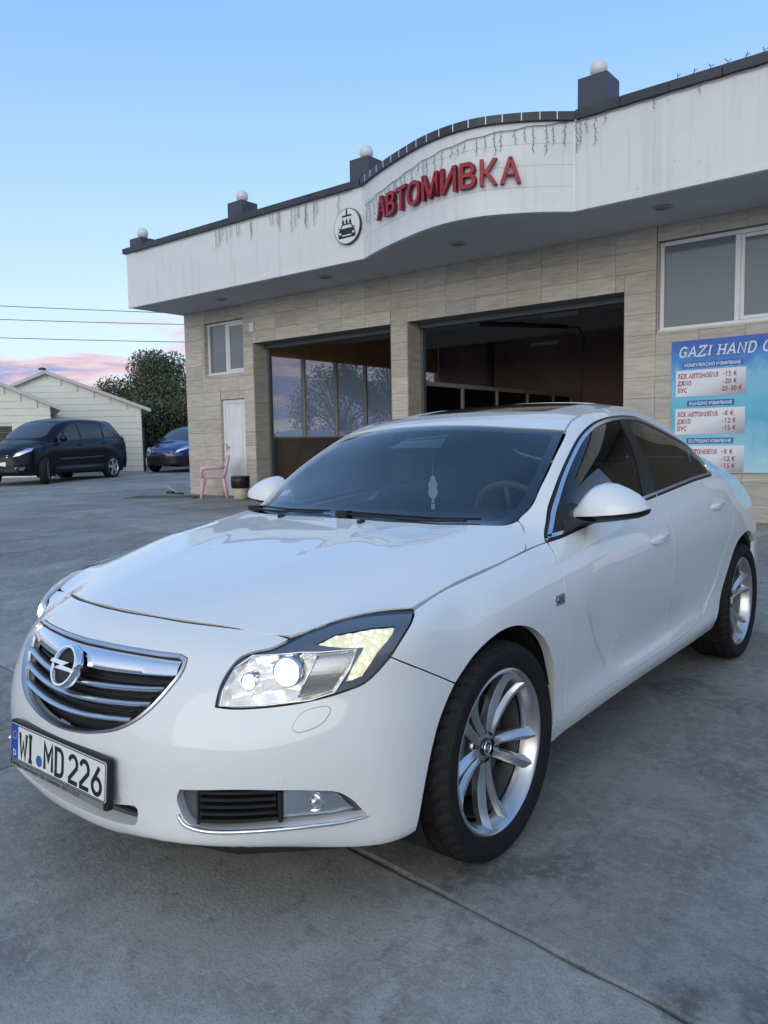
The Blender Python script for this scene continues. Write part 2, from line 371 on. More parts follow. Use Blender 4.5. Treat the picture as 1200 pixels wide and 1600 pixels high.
def panel(B, name, dom, outline, m, parent, holes=(), res=.016, gap=.0018, off=0.0, flange=.016, lap=.010, disp=None, hflange=None, mirror=False, hgap=0.0, bulge=None, smooth_n=True):
    """cut a panel out of skin B along an outline in domain coordinates; edges turn inwards so seams are real gaps.
    mirror=True also links the right-hand copy. Returns the list of objects made."""
    loops = [dedupe(inset(outline, gap))]+[dedupe(inset(h, -hgap)) for h in holes]
    vs = []; ed = []
    for L in loops:
        k = len(vs); vs += L; ed += [(k+i, k+(i+1) % len(L)) for i in range(len(L))]
    P = np.array(loops[0]); lo = P.min(0); hi = P.max(0)
    gx, gy = np.meshgrid(np.arange(lo[0]+res/2, hi[0], res), np.arange(lo[1]+res/2, hi[1], res)); g = np.stack([gx.ravel(), gy.ravel()], -1)
    ok = inpoly(g, loops[0])
    for L in loops[1:]: ok &= ~inpoly(g, L)
    g = g[ok]; bp = np.array(vs)
    if len(g):
        keep = np.ones(len(g), bool)
        for i in range(0, len(g), 2000):
            d = ((g[i:i+2000, None]-bp[None])**2).sum(-1).min(1); keep[i:i+2000] = d > (res*.45)**2
        g = g[keep]
    allv = [Vector(p) for p in vs]+[Vector(p) for p in g]
    r = delaunay_2d_cdt(allv, ed, [], 0, 1e-6)
    V2 = np.array([tuple(p) for p in r[0]]); T = [t for t in r[2]]
    cen = np.array([V2[list(t)].mean(0) for t in T]); ok = inpoly(cen, loops[0])
    for L in loops[1:]: ok &= ~inpoly(cen, L)
    T = [t for t, k in zip(T, ok) if k]
    used = sorted({i for t in T for i in t}); mp = {i: k for k, i in enumerate(used)}; V2 = V2[used]; T = [tuple(mp[i] for i in t) for t in T]
    pts = []; nor = []
    for u, w in V2:
        p, n = B.at(dom, u, w)
        o = off
        if disp: o = o+disp(u, w)
        pts.append(p+n*o); nor.append(n)
    if disp:
        e = .004
        for i, (u, w) in enumerate(V2):
            d0 = disp(u, w); du = (disp(u+e, w)-d0)/e; dv = (disp(u, w+e)-d0)/e
            if abs(du)+abs(dv) > 1e-4:
                pu = B.at(dom, u+e, w)[0]-B.at(dom, u, w)[0]; pv = B.at(dom, u, w+e)[0]-B.at(dom, u, w)[0]
                n = nor[i]; tu = pu/e+n*du; tv = pv/e+n*dv; c = tu.cross(tv)
                if c.length > 1e-9:
                    c.normalize(); nor[i] = c if c.dot(n) > 0 else -c
    # consistent winding
    T2 = []
    for t in T:
        a, b, c = (pts[i] for i in t)
        T2.append(t if (b-a).cross(c-a).dot(nor[t[0]]) >= 0 else (t[0], t[2], t[1]))
    T = T2
    V = [tuple(p) for p in pts]; NN = [tuple(n) for n in nor]; F = list(T)
    if flange:
        cnt = {}
        for t in T:
            for i in range(3):
                a, b = t[i], t[(i+1) % 3]; cnt[(a, b)] = cnt.get((a, b), 0)+1
        bd = [(a, b) for (a, b) in cnt if (b, a) not in cnt]
        outv = {}
        for a, b in bd:
            t = pts[b]-pts[a]
            for i in (a, b):
                o = t.cross(nor[i]); outv[i] = outv.get(i, Vector((0,0,0)))+(o.normalized() if o.length > 1e-9 else Vector((0,0,0)))
        hole_pts = None
        if holes and hflange is not None:
            hp = np.array([p for L in loops[1:] for p in L])
            hole_pts = lambda i: ((hp-V2[i])**2).sum(1).min() < 1e-8
        idx = {}
        for i, o in outv.items():
            o = o.normalized() if o.length > 1e-9 else Vector((0,0,1)); n = nor[i]
            fd = flange; lp = lap
            if hole_pts and hole_pts(i): fd = hflange; lp = 0
            k = len(V); idx[i] = (k, lp > 0)
            e0 = pts[i]+o*.0006-n*.0014
            V += [tuple(pts[i]), tuple(e0), tuple(e0-n*fd), tuple(e0-n*fd+o*lp if lp else e0-n*(fd+.001))]
            NN += [tuple((n+o*.5).normalized()), tuple(o), tuple(o), tuple(n)]
        for a, b in bd:
            if a in idx and b in idx:
                i, j = idx[a][0], idx[b][0]
                for q in range(3): F.append((i+q, i+q+1, j+q+1, j+q))
    o = obj(name, V, F, m, parent, normals=NN if smooth_n else None, smooth=True)
    res_ = [o]
    if mirror:
        V = [(-x, y, z) for x, y, z in V]; NN = [(-x, y, z) for x, y, z in NN]; F = [tuple(reversed(f)) for f in F]
        res_.append(obj(name, V, F, m, parent, normals=NN if smooth_n else None, smooth=True))
    return res_
def mirror_obj(o, parent=None):
    """right-hand counterpart of a part, with the same name"""
    me = o.data; v = [(-p.co.x, p.co.y, p.co.z) for p in me.vertices]; f = [tuple(reversed(p.vertices)) for p in me.polygons]
    nm = o.name.split('.')[0]
    c = obj(nm, v, f, me.materials[0] if me.materials else None, parent or o.parent)
    c.data.polygons.foreach_set('use_smooth', [q.use_smooth for q in me.polygons])
    sh = [e.use_edge_sharp for e in me.edges]
    if any(sh):
        ek = {tuple(sorted(e.vertices)): e.use_edge_sharp for e in me.edges}
        for e in c.data.edges: e.use_edge_sharp = ek.get(tuple(sorted(e.vertices)), False)
    return c
# ------------------------------------------------------------------ materials
M = {}
def ramp_noise(m, base, dark, scale, lo=.4, hi=.7, rough=None, target='Base Color', detail=8):
    n = m.node_tree; b = n.nodes['Principled BSDF']
    t = n.nodes.new('ShaderNodeTexCoord'); x = n.nodes.new('ShaderNodeTexNoise'); x.inputs['Scale'].default_value = scale; x.inputs['Detail'].default_value = detail
    n.links.new(t.outputs['Object'], x.inputs[0])
    return x
def glass_mat(name, tint, refl=1.0, rough=0.0, milk=0.0, milkc=(.5,.55,.6), ior=1.5):
    m = bpy.data.materials.new(name); m.use_nodes = True; n = m.node_tree; n.nodes.clear()
    tr = n.nodes.new('ShaderNodeBsdfTransparent'); tr.inputs[0].default_value = (*tint, 1)
    gl = n.nodes.new('ShaderNodeBsdfGlossy'); gl.inputs['Roughness'].default_value = rough; gl.inputs[0].default_value = (refl, refl, refl, 1)
    fr = n.nodes.new('ShaderNodeFresnel'); ge = n.nodes.new('ShaderNodeNewGeometry')
    io = n.nodes.new('ShaderNodeMapRange'); io.inputs[3].default_value = ior; io.inputs[4].default_value = 1/ior   # a thin sheet reflects alike from both sides
    n.links.new(ge.outputs['Backfacing'], io.inputs[0]); n.links.new(io.outputs[0], fr.inputs[0])
    mx = n.nodes.new('ShaderNodeMixShader'); o = n.nodes.new('ShaderNodeOutputMaterial')
    n.links.new(fr.outputs[0], mx.inputs[0]); n.links.new(gl.outputs[0], mx.inputs[2])
    if milk:
        df = n.nodes.new('ShaderNodeBsdfDiffuse'); df.inputs[0].default_value = (*milkc, 1)
        tl = n.nodes.new('ShaderNodeBsdfTranslucent'); tl.inputs[0].default_value = (*milkc, 1)
        a = n.nodes.new('ShaderNodeMixShader'); a.inputs[0].default_value = .5; n.links.new(df.outputs[0], a.inputs[1]); n.links.new(tl.outputs[0], a.inputs[2])
        m2 = n.nodes.new('ShaderNodeMixShader'); m2.inputs[0].default_value = milk; n.links.new(tr.outputs[0], m2.inputs[1]); n.links.new(a.outputs[0], m2.inputs[2])
        n.links.new(m2.outputs[0], mx.inputs[1])
    else: n.links.new(tr.outputs[0], mx.inputs[1])
    n.links.new(mx.outputs[0], o.inputs[0]); return m
M['white'] = mat('white_paint', (.79,.79,.78), rough=.45, coat=1, var=.04, vscale=2.2)
M['white2'] = mat('white_plastic', (.74,.75,.76), rough=.35, coat=.6)
M['black'] = mat('black_plastic', (.012,.012,.013), rough=.5, bump=.08, bscale=300)
M['pillar'] = mat('pillar_black', (.010,.010,.011), rough=.35, spec=.25)
M['gloss'] = mat('gloss_black', (.008,.009,.011), rough=.12, coat=1)
M['trim'] = mat('grey_plastic', (.10,.105,.11), rough=.55, bump=.08, bscale=300)
M['rubber'] = mat('tyre_rubber', (.013,.013,.014), rough=.75, spec=.3, bump=.15, bscale=120, var=.4, vscale=20, dark=(.018,.017,.016))
M['chrome'] = mat('chrome', (.82,.83,.85), rough=.09, metal=1)
M['satin'] = mat('satin_chrome', (.62,.63,.65), rough=.24, metal=1)
M['alloy'] = mat('alloy', (.56,.57,.58), rough=.30, metal=.9, coat=.5, var=.10, vscale=14)
M['barrel'] = mat('wheel_barrel', (.22,.22,.22), rough=.45, metal=.8, var=.3, vscale=10)
M['disc'] = mat('brake_steel', (.18,.17,.16), rough=.45, metal=1)
M['well'] = mat('wheel_well', (.008,.008,.008), rough=.9)
M['cabin'] = mat('cabin_cloth', (.022,.022,.025), rough=.85)
M['cabin2'] = mat('dash_vinyl', (.03,.03,.033), rough=.5, bump=.1, bscale=250)
M['windscreen'] = glass_mat('windscreen_glass', (.58,.64,.66), ior=1.72)
M['sideglass'] = glass_mat('side_glass', (.20,.24,.235), ior=1.5)
M['privacy'] = glass_mat('privacy_glass', (.045,.05,.055), ior=1.55)
M['lens'] = glass_mat('clear_lens', (.93,.94,.95), ior=1.45)
M['reflector'] = mat('reflector', (.85,.86,.88), rough=.16, metal=1, bump=.12, bscale=90)
M['signal'] = mat('signal_reflector', (.34,.35,.36), rough=.25, metal=1, bump=.06, bscale=160)
M['bezel'] = mat('lamp_bezel', (.15,.165,.19), rough=.3, metal=.4)  # bluish grey carries the sky reflected in the lens over it
M['xenon'] = mat('xenon_lens', (.9,.9,.9), rough=.1, emit=(1,.99,.93), estr=4.0)
M['highbeam'] = mat('high_beam_glass', (.85,.86,.88), rough=.08, metal=.5, emit=(1,.98,.92), estr=.8)
M['xenon2'] = mat('xenon_spill', (.8,.8,.8), rough=.15, metal=.6, emit=(1,.94,.80), estr=.22, bump=.45, bscale=38)
def led_mat():
    m = mat('daytime_led', (.7,.68,.5), rough=.2); n = m.node_tree; b = n.nodes['Principled BSDF']
    t = n.nodes.new('ShaderNodeTexCoord'); v = n.nodes.new('ShaderNodeTexVoronoi'); v.inputs['Scale'].default_value = 62; n.links.new(t.outputs['Object'], v.inputs['Vector'])
    r = n.nodes.new('ShaderNodeValToRGB'); r.color_ramp.elements[0].color = (1,.95,.70,1); r.color_ramp.elements[0].position = .1; r.color_ramp.elements[1].color = (.34,.32,.16,1); r.color_ramp.elements[1].position = .55
    n.links.new(v.outputs['Distance'], r.inputs[0]); n.links.new(r.outputs[0], b.inputs['Emission Color']); b.inputs['Emission Strength'].default_value = .95; return m
M['led'] = led_mat()
M['plate'] = mat('plate_white', (.78,.78,.76), rough=.35, coat=.3)
M['eublue'] = mat('plate_blue', (.012,.07,.42), rough=.4)
M['seal'] = mat('plate_seal', (.02,.12,.36), rough=.5)
M['ink'] = mat('plate_ink', (.01,.01,.012), rough=.4)
M['dull'] = mat('strip_grey', (.20,.205,.21), rough=.5)

# ------------------------------------------------------------------ the white car
SPEC = (FRONT, ST, SIDE, YS, REAR, HOOD, CAB)
B = Body(SPEC)
car = thing('white_car', 'white four-door hatchback with lit headlights parked in the foreground on the concrete yard', 'car')
hoodshut = [(0,-.7335,.802),(.168,-.717,.799),(.281,-.69,.793),(.378,-.658,.788),(.454,-.629,.782),(.600,-.587,.772)]
hl_in = [(.511,-.778,.617),(.507,-.767,.642),(.504,-.747,.675),(.506,-.715,.709),(.514,-.689,.73),(.541,-.662,.743),(.572,-.632,.752),(.600,-.587,.772)]
hl_top = [(.600,-.587,.772),(.635,-.538,.794),(.668,-.477,.810),(.706,-.41,.820),(.749,-.346,.823),(.791,-.296,.823)]
hl_out = [(.791,-.296,.823),(.818,-.324,.821),(.836,-.363,.804),(.841,-.414,.769),(.836,-.458,.728),(.817,-.498,.688),(.798,-.524,.665),(.769,-.558,.65),(.725,-.602,.634),(.67,-.651,.621),(.603,-.706,.613),(.546,-.753,.612),(.511,-.778,.617)]
hl_lowA = hl_out[4:]; hl_upA = hl_out[:5]
bumpfend = [(.836,-.458,.728),(.867,-.398,.693),(.881,-.34,.663),(.896,-.245,.613)]
hoodfend = [(.791,-.296,.823),(.797,-.137,.856),(.805,.154,.891),(.802,.344,.912)]
hoodfend2 = [(.802,.344,.912),(.760,.420,.952),(.722,.464,.978),(.694,.478,1.0)]
fendA = [(.802,.344,.912),(.806,.41,.919),(.81,.483,.926)]
fenddoor = [(.81,.483,.926),(.86,.445,.886),(.898,.421,.821),(.912,.413,.758),(.911,.435,.658),(.9,.458,.543),(.889,.466,.415),(.889,.457,.307)]
farch_f = [(.866,-.395,.232),(.873,-.384,.292),(.878,-.373,.347),(.882,-.358,.406),(.886,-.338,.468),(.89,-.314,.525),(.894,-.277,.578),(.896,-.245,.613)]
farch_r = [(.896,-.245,.613),(.9,-.197,.648),(.905,-.15,.678),(.911,-.084,.705),(.915,-.011,.72),(.917,.07,.717),(.917,.159,.693),(.915,.234,.653),(.91,.291,.605),(.905,.333,.551),(.899,.366,.482),(.892,.379,.398),(.887,.374,.304)]
bottom = [(.866,-.395,.232),(.855,-.43,.222),(.75,-.555,.222),(.605,-.70,.243),(.50,-.785,.250),(.37,-.845,.248),(.2,-.89,.233),(0,-.90,.229)]
wsbot = [(0,.250,.998),(.239,.264,.994),(.403,.287,.988),(.503,.303,.986),(.62,.345,.985),(.672,.404,.986),(.694,.478,1.0)]
wsright = [(.694,.478,1.0),(.703,.555,1.04),(.69,.671,1.123),(.662,.828,1.221),(.612,1.034,1.33)]
wstop = [(.612,1.034,1.331),(.50,1.005,1.34),(.389,.978,1.348),(.2,.954,1.359),(0,.947,1.363)]
grille_o = [(0,-.829,.737),(.063,-.83,.737),(.183,-.814,.735),(.286,-.792,.733),(.362,-.769,.731),(.388,-.766,.724),(.397,-.779,.707),(.398,-.798,.682),(.387,-.817,.657),(.368,-.839,.625),(.344,-.859,.595),(.309,-.88,.564),(.25,-.901,.533),(.172,-.917,.512),(.104,-.925,.500),(.026,-.93,.493),(0,-.93,.492)]
fog_o = [(.451,-.856,.409),(.572,-.784,.415),(.663,-.704,.409),(.728,-.639,.402),(.765,-.598,.393),(.788,-.569,.369),(.802,-.548,.339),(.81,-.534,.317),(.766,-.584,.311),(.7,-.658,.309),(.617,-.748,.309),(.501,-.839,.312),(.47,-.853,.328),(.451,-.859,.358),(.443,-.86,.385)]
intake_o = [(0,-.928,.322),(.194,-.918,.325),(.318,-.9,.342),(.326,-.9,.335),(.322,-.9,.300),(.314,-.902,.290),(.272,-.906,.280),(.144,-.914,.270),(0,-.919,.267)]
def D(dom, *curves, mirror=False, step=.010):
    """outline in domain coordinates from a chain of 3D curves; mirror closes it about the car's centre line"""
    out = []
    for c in curves: out += [tuple(p) for p in spline([B.uv(dom, p) for p in c], step)]
    if mirror: out = out+[(-u, v) for u, v in reversed(out)]
    return out
rv = lambda c: list(reversed(c))
PW = M['white']
hood_line = D('top', hoodshut, hl_top, hoodfend, hoodfend2, rv(wsbot), mirror=True)
def hood_disp(u, v):      # the hood's two soft creases running back from the grille
    c = .16+.16*(v+.73)
    d = abs(u)-c
    return .003*max(0, 1-(v+.74-.35*u*u)/.22)+.0045*(1/(1+math.exp(-max(-40, min(40, d/.022))))-1)*min(1, max(0, (v+.72)/.25))
panel(B, 'hood', 'top', hood_line, PW, car, gap=.0050, flange=.02, lap=0, disp=hood_disp)
gl = D('front', grille_o, mirror=True); il = D('front', intake_o, mirror=True, step=.006)
fl_ = D('front', fog_o+[fog_o[0]], step=.006); fr_ = [(-u, v) for u, v in fl_]
bump_line = D('front', hoodshut, rv(hl_in), rv(hl_lowA), bumpfend, rv(farch_f), bottom, mirror=True)
panel(B, 'front_bumper', 'front', bump_line, PW, car, holes=(gl, il, fl_, fr_), res=.013, gap=.0021, flange=.02, lap=0, hflange=.035)
panel(B, 'fender', 'front', D('front', hoodfend, fendA, fenddoor, [(.889,.457,.307),(.887,.374,.304)], rv(farch_r), rv(bumpfend), rv(hl_upA)), PW, car, flange=.03, lap=0, gap=.0022, mirror=True)
BLADE = np.array([(.53,.76),(.588,.666),(.70,.527),(.80,.43),(.86,.368),(.94,.345),(1.10,.340),(1.55,.349),(2.05,.385)])
BL = np.array(spline(BLADE, .003))
def door_disp(u, v):
    """the sculpted blade in the doors: the skin dips inside the curved crease"""
    d2 = ((BL-(u, v))**2).sum(1); k = int(d2.argmin()); d = math.sqrt(d2[k])
    t = BL[min(k+1, len(BL)-1)]-BL[max(k-1, 0)]; s = t[0]*(v-BL[k][1])-t[1]*(u-BL[k][0])
    if s < 0: return 0.0
    fade = min(1, max(0, (.74-BL[k][1])/.22)); fade = fade*fade*(3-2*fade)
    low = min(1, max(0, (BL[k][1]-.345)/.12))
    x = min(d/(.055-.02*low), 1); rise = x*x*(3-2*x)
    return -(.006+.005*low)*fade*rise*math.exp(-(d/.2)**2)
doordoor = [(.826,1.537,1.026),(.874,1.506,.96),(.899,1.500,.905),(.923,1.494,.823),(.921,1.500,.705),(.897,1.53,.57),(.877,1.548,.446),(.891,1.54,.324)]
belt1 = [(.808,.483,.927),(.825,.769,.957),(.826,1.31,1.006),(.828,1.537,1.024)]
belt2 = [(.828,1.537,1.024),(.821,2.079,1.064),(.812,2.446,1.081)]
rdoor = [(.812,2.446,1.081),(.86,2.50,1.0),(.90,2.49,.90),(.92,2.42,.80),(.92,2.33,.72),(.92,2.275,.64),(.894,2.235,.52),(.885,2.14,.425),(.888,2.06,.372)]
crease1 = [(.889,.457,.307),(.891,.948,.316),(.892,1.54,.324)]
crease2 = [(.892,1.54,.324),(.89,1.85,.338),(.888,2.06,.372)]
dr = panel(B, 'front_door', 'side', D('side', belt1, doordoor, rv(crease1), rv(fenddoor)), PW, car, disp=door_disp, gap=.0034, lap=0, flange=.024, res=.013, mirror=True)
rd = panel(B, 'rear_door', 'side', D('side', belt2, rdoor, rv(crease2), rv(doordoor)), PW, car, disp=door_disp, gap=.0034, lap=0, flange=.024, res=.013, mirror=True)
dlo = [(.805,.477,.928),(.774,.542,.98),(.75,.614,1.048),(.727,.735,1.136),(.692,.915,1.238),(.668,1.063,1.308),(.655,1.196,1.352),(.645,1.334,1.378),(.634,1.524,1.395),(.628,1.661,1.399),(.621,1.813,1.394),(.634,1.95,1.370),(.671,2.115,1.323),(.70,2.34,1.250),(.73,2.46,1.19),(.765,2.50,1.135),(.80,2.485,1.10),(.812,2.446,1.081)]
def on(dom, u, v): return tuple(B.at(dom, u, v)[0])
roofseam = [(.612,1.034,1.331)]+[on('top', x, y) for x, y in ((.590,1.13),(.572,1.30),(.556,1.65),(.552,2.0),(.556,2.3),(.572,2.55))]
rearseam = [roofseam[-1]]+[on('top', x, y) for x, y in ((.585,2.8),(.575,3.05),(.555,3.25),(.535,3.42))]
tailline = [rearseam[-1]]+[on('side', y, z) for y, z in ((3.46,1.02),(3.40,.93),(3.36,.84),(3.30,.76))]
bumpR = [tailline[-1]]+[on('side', y, z) for y, z in ((3.24,.70),(3.16,.66),(3.02,.655))]
rarch_f = [(.882,2.272,.262),(.882,2.285,.30),(.894,2.327,.367),(.894,2.385,.47),(.911,2.432,.576),(.925,2.485,.672),(.931,2.56,.722),(.931,2.70,.746),(.921,2.84,.735),(.90,2.95,.70),bumpR[-1]]
sillbot = [(.887,.374,.304),(.868,.368,.237),(.869,.527,.24),(.874,.992,.252),(.871,1.6,.254),(.871,2.115,.257),(.882,2.272,.262)]
bs = D('side', fendA[:1]+hoodfend2[1:], wsright, roofseam, rearseam, tailline, bumpR, rv(rarch_f), rv(sillbot), [(.887,.374,.304),(.889,.457,.307)], crease1, crease2, rv(rdoor), rv(dlo), rv(fendA))
panel(B, 'body_side', 'side', bs, PW, car, flange=.022, lap=0, gap=.0018, mirror=True)
# roof with its glass sunroof
sr = [(0,1.215),(.30,1.235),(.385,1.262),(.405,1.31),(.412,1.5),(.412,1.80),(.395,1.84),(0,1.86)]
srp = spline(sr, .02); srp = srp+[(-u, v) for u, v in reversed(srp)]
roof_rear = [(.572,2.55,1.3),(.40,2.62,1.38),(.2,2.645,1.42),(0,2.65,1.425)]
roof_line = D('top', rv(wstop), roofseam, roof_rear, mirror=True)
panel(B, 'roof', 'top', roof_line, PW, car, holes=(srp,), flange=.014, lap=.01, gap=.0016, hflange=.012)
so_ = panel(B, 'sunroof', 'top', srp, M['gloss'], car, off=-.004, gap=.003, flange=.01)[0]
panel(B, 'headliner', 'top', inset(roof_line, .02), M['cabin'], car, res=.06, off=-.035, flange=0)
ws_line = D('top', wsbot, wsright, wstop, mirror=True)
ws = panel(B, 'windscreen', 'top', ws_line, M['windscreen'], car, res=.02, gap=.004, off=-.002, flange=0)[0]
frit_in = inset(ws_line, .042)
panel(B, 'windscreen_border', 'top', inset(ws_line, .003), M['gloss'], ws, holes=(frit_in,), res=.02, gap=.0, off=-.007, flange=0)
# rear window, tailgate, rear bumper, tail lamps
rw = [on('top', x, y) for x, y in ((0,2.656),(.2,2.651),(.40,2.626),(.570,2.556),(.583,2.8),(.573,3.05),(.555,3.235),(.36,3.30),(.2,3.33),(0,3.335))]
rwl = D('top', rw, mirror=True)
panel(B, 'rear_window', 'top', rwl, M['privacy'], car, res=.03, off=-.003, flange=0)
tl = [on('top', x, y) for x, y in ((0,3.345),(.2,3.34),(.36,3.31),(.553,3.245),(.533,3.42),(.49,3.60),(.2,3.69),(0,3.70))]
panel(B, 'tailgate', 'top', D('top', tl, mirror=True), PW, car, res=.03)
bt = [(0,1.02)]+[B.uv('rear', p) for p in tailline[1:]]+[B.uv('rear', p) for p in bumpR[1:]]+[B.uv('rear', p) for p in ((.85,3.06,.45),(.84,3.03,.345))]+[(.4,.345),(0,.345)]
btl = [tuple(p) for p in spline(bt[:4], .02)]+[tuple(p) for p in bt[4:]]
btl = btl+[(-u, v) for u, v in reversed(btl)]
panel(B, 'rear_bumper', 'rear', btl, PW, car, res=.03)
def in_poly_clip(poly, a, b):
    """keep the part of poly left of the line a->b"""
    out = []; n = len(poly)
    s = lambda p: (b[0]-a[0])*(p[1]-a[1])-(b[1]-a[1])*(p[0]-a[0])
    for i in range(n):
        p, q = poly[i], poly[(i+1) % n]; sp, sq = s(p), s(q)
        if sp >= 0: out.append(tuple(p))
        if sp*sq < 0: t = sp/(sp-sq); out.append((p[0]+(q[0]-p[0])*t, p[1]+(q[1]-p[1])*t))
    return out
dlo_line = D('side', dlo, rv(belt2), rv(belt1))
seal = panel(B, 'window_seal', 'side', dlo_line, M['black'], car, holes=(inset(dlo_line, .012),), res=.02, gap=.001, off=-.003, flange=.01, mirror=True)
tr_o = inset(dlo_line, .0075); tr_i = inset(dlo_line, .0180)
panel(B, 'window_trim', 'side', tr_o, M['satin'], car, holes=(tr_i,), res=.02, gap=0, off=.0015, flange=.006, lap=0, mirror=True)
gz = inset(dlo_line, .0195)
L1 = ((1.515,1.368),(1.394,1.032)); L2 = ((1.622,1.369),(1.55,1.04)); L3_ = ((2.29,1.295),(2.127,1.072))
fw = in_poly_clip(gz, L1[1], L1[0]); bp_ = in_poly_clip(in_poly_clip(gz, *L1), L2[1], L2[0])
rw_ = in_poly_clip(in_poly_clip(gz, *L2), L3_[1], L3_[0]); qw = in_poly_clip(gz, *L3_)
sail = in_poly_clip(fw, (.665,.9), (.705,1.2)); fw2 = in_poly_clip(fw, (.705,1.2), (.665,.9))
for nm, pl, m_, of in (('mirror_sail', sail, M['black'], -.004), ('front_window', fw2, M['sideglass'], -.006), ('pillar_cover', bp_, M['pillar'], -.003), ('rear_side_window', rw_, M['privacy'], -.006), ('quarter_window', qw, M['privacy'], -.006)):
    if len(pl) > 2: panel(B, nm, 'side', pl, m_, car, res=.025, gap=(.0 if nm in ('mirror_sail','pillar_cover') else -.003), off=of, flange=.004, lap=0, mirror=True)
# dark linings on the inner sides of pillars and doors
panel(B, 'pillar_lining', 'side', in_poly_clip(inset(bs, .006), (-3, 1.0), (6, 1.0)), M['cabin'], car, res=.05, gap=0, off=-.026, flange=0, mirror=True)
panel(B, 'door_lining', 'side', [(.50,.36),(2.05,.40),(2.30,.66),(2.42,.90),(2.42,1.06),(.50,.915)], M['cabin'], car, res=.08, gap=0, off=-.045, flange=0, mirror=True)
# cabin: floor pan, dashboard, seats, steering wheel, mirror
def seat(cx, y, parent):
    mb = MB()
    s = mb.box((cx-.25,y,.45),(cx+.25,y+.52,.60)).obj('seat', M['cabin'], parent); bevel(s, .05, 3)
    Mx = Matrix.Translation((cx, y+.50, .55)) @ Matrix.Rotation(R(-18), 4, 'X')
    b_ = MB().box((-.24,-.07,0),(.24,.07,.62), Mx).obj('seat_back', M['cabin'], s); bevel(b_, .05, 3)
    Mh = Matrix.Translation((cx, y+.50, .55)) @ Matrix.Rotation(R(-18), 4, 'X')
    h_ = MB().box((-.13,-.05,.66),(.13,.05,.84), Mh).box((-.07,-.012,.58),(-.055,.012,.68), Mh).box((.055,-.012,.58),(.07,.012,.68), Mh).obj('headrest', M['cabin'], s); bevel(h_, .03, 3)
for cx in (-.38, .38): seat(cx, 1.22, car)
sb = MB().box((-.66,2.05,.45),(.66,2.55,.60)).obj('rear_bench', M['cabin'], car); bevel(sb, .05, 2)
sb2 = MB().box((-.64,-.07,0),(.64,.07,.60), Matrix.Translation((0,2.55,.55)) @ Matrix.Rotation(R(-22), 4, 'X')).obj('rear_backrest', M['cabin'], car); bevel(sb2, .05, 2)
dash = []
for x in np.linspace(-.72, .72, 25):
    for (y, z) in ((.42,.965),(.62,.985),(.80,.975),(.93,.93),(.98,.86),(.95,.70)): dash.append((x, y+.05*(abs(x)/.72)**2, z-.02*(abs(x)/.72)**2+(.035*math.exp(-((x-.38)/.2)**2) if .75 < y < .95 else 0)))
obj('dashboard', dash, [(i*6+j, i*6+j+1, (i+1)*6+j+1, (i+1)*6+j) for i in range(24) for j in range(5)], M['cabin2'], car, smooth=True)
Ms = Matrix.Translation((.38,1.02,.93)) @ Matrix.Rotation(R(-65), 4, 'X')
ring = [tuple(Ms @ Vector((.19*math.cos(a), .19*math.sin(a), 0))) for a in np.linspace(0, 2*math.pi, 40)[:-1]]
sw = MB().tube(ring, .015, 8, closed=True); 
for a in (0, math.pi, -math.pi/2): sw.tube([tuple(Ms @ Vector((.05*math.cos(a), .05*math.sin(a), -.02))), tuple(Ms @ Vector((.185*math.cos(a), .185*math.sin(a), 0)))], .013, 6)
sw.lathe([(0,-.01),(.07,-.01),(.075,-.03),(0,-.035)], 20)
k0 = len(sw.v)-80; sw.v[k0:] = [tuple(Ms @ Vector(p)) for p in sw.v[k0:]]
sw.obj('steering_wheel', M['trim'], car, smooth=True)
# overhead camera/mirror pod behind the windscreen
pod = MB().box((-.13,.93,1.315),(.13,1.02,1.335)).obj('mirror_pod', M['gloss'], car)
for i, (x, y, z) in enumerate([(-.15,.775,1.262),(.15,.775,1.262),(.085,.955,1.335),(-.085,.955,1.335),(-.15,.80,1.235),(.15,.80,1.235),(.085,1.0,1.30),(-.085,1.0,1.30)]):
    pod.data.vertices[i].co = (x, y, z)
bevel(pod, .012, 2)
mr_ = MB().box((-.12,1.0,1.20),(.12,1.03,1.265)).obj('rear_view_mirror', M['black'], car); bevel(mr_, .012, 2)
MB().box((-.80,-.30,.215),(.80,3.45,.24)).box((-.72,.46,.36),(.72,2.9,.42)).box((-.60,-.50,.30),(.60,.40,.62)).box((-.74,.40,.25),(.74,.50,.88)).box((-.70,2.62,.3),(.70,2.72,.98)).obj('underbody', M['well'], car)
MB().box((-.70,2.7,.95),(.70,3.4,.97)).obj('parcel_shelf', M['cabin'], car)
# air dam under the bumper
dam = [(x*.96, y+.045, z) for x, y, z in [(-.80,-.42,.2),(-.70,-.56,.2),(-.5,-.74,.2),(-.2,-.83,.2),(0,-.85,.2),(.2,-.83,.2),(.5,-.74,.2),(.70,-.56,.2),(.80,-.42,.2)]]
v = [(x, y, .255) for x, y, z in dam]+[(x, y, .172) for x, y, z in dam]+[(x, y+.02, .172) for x, y, z in dam]+[(x, y+.02, .255) for x, y, z in dam]; n_ = len(dam)
obj('air_dam', v, [(k*n_+i, k*n_+i+1, ((k+1) % 4)*n_+i+1, ((k+1) % 4)*n_+i) for k in range(4) for i in range(n_-1)], M['black'], car)
# wheel wells
for y0 in (0.0, 2.737):
    for sx in (-1, 1):
        pr = [(.392,.55*sx),(.392,.872*sx)]
        w = MB().lathe(pr, 28, (0,y0,.337), 'X', 0, 2*math.pi).lathe([(.02,.55*sx),(.392,.55*sx)], 28, (0,y0,.337), 'X')
        w.f = [f for f in w.f if sum(w.v[i][2] for i in f)/len(f) > .16]
        w.obj('wheel_liner', M['well'], car)

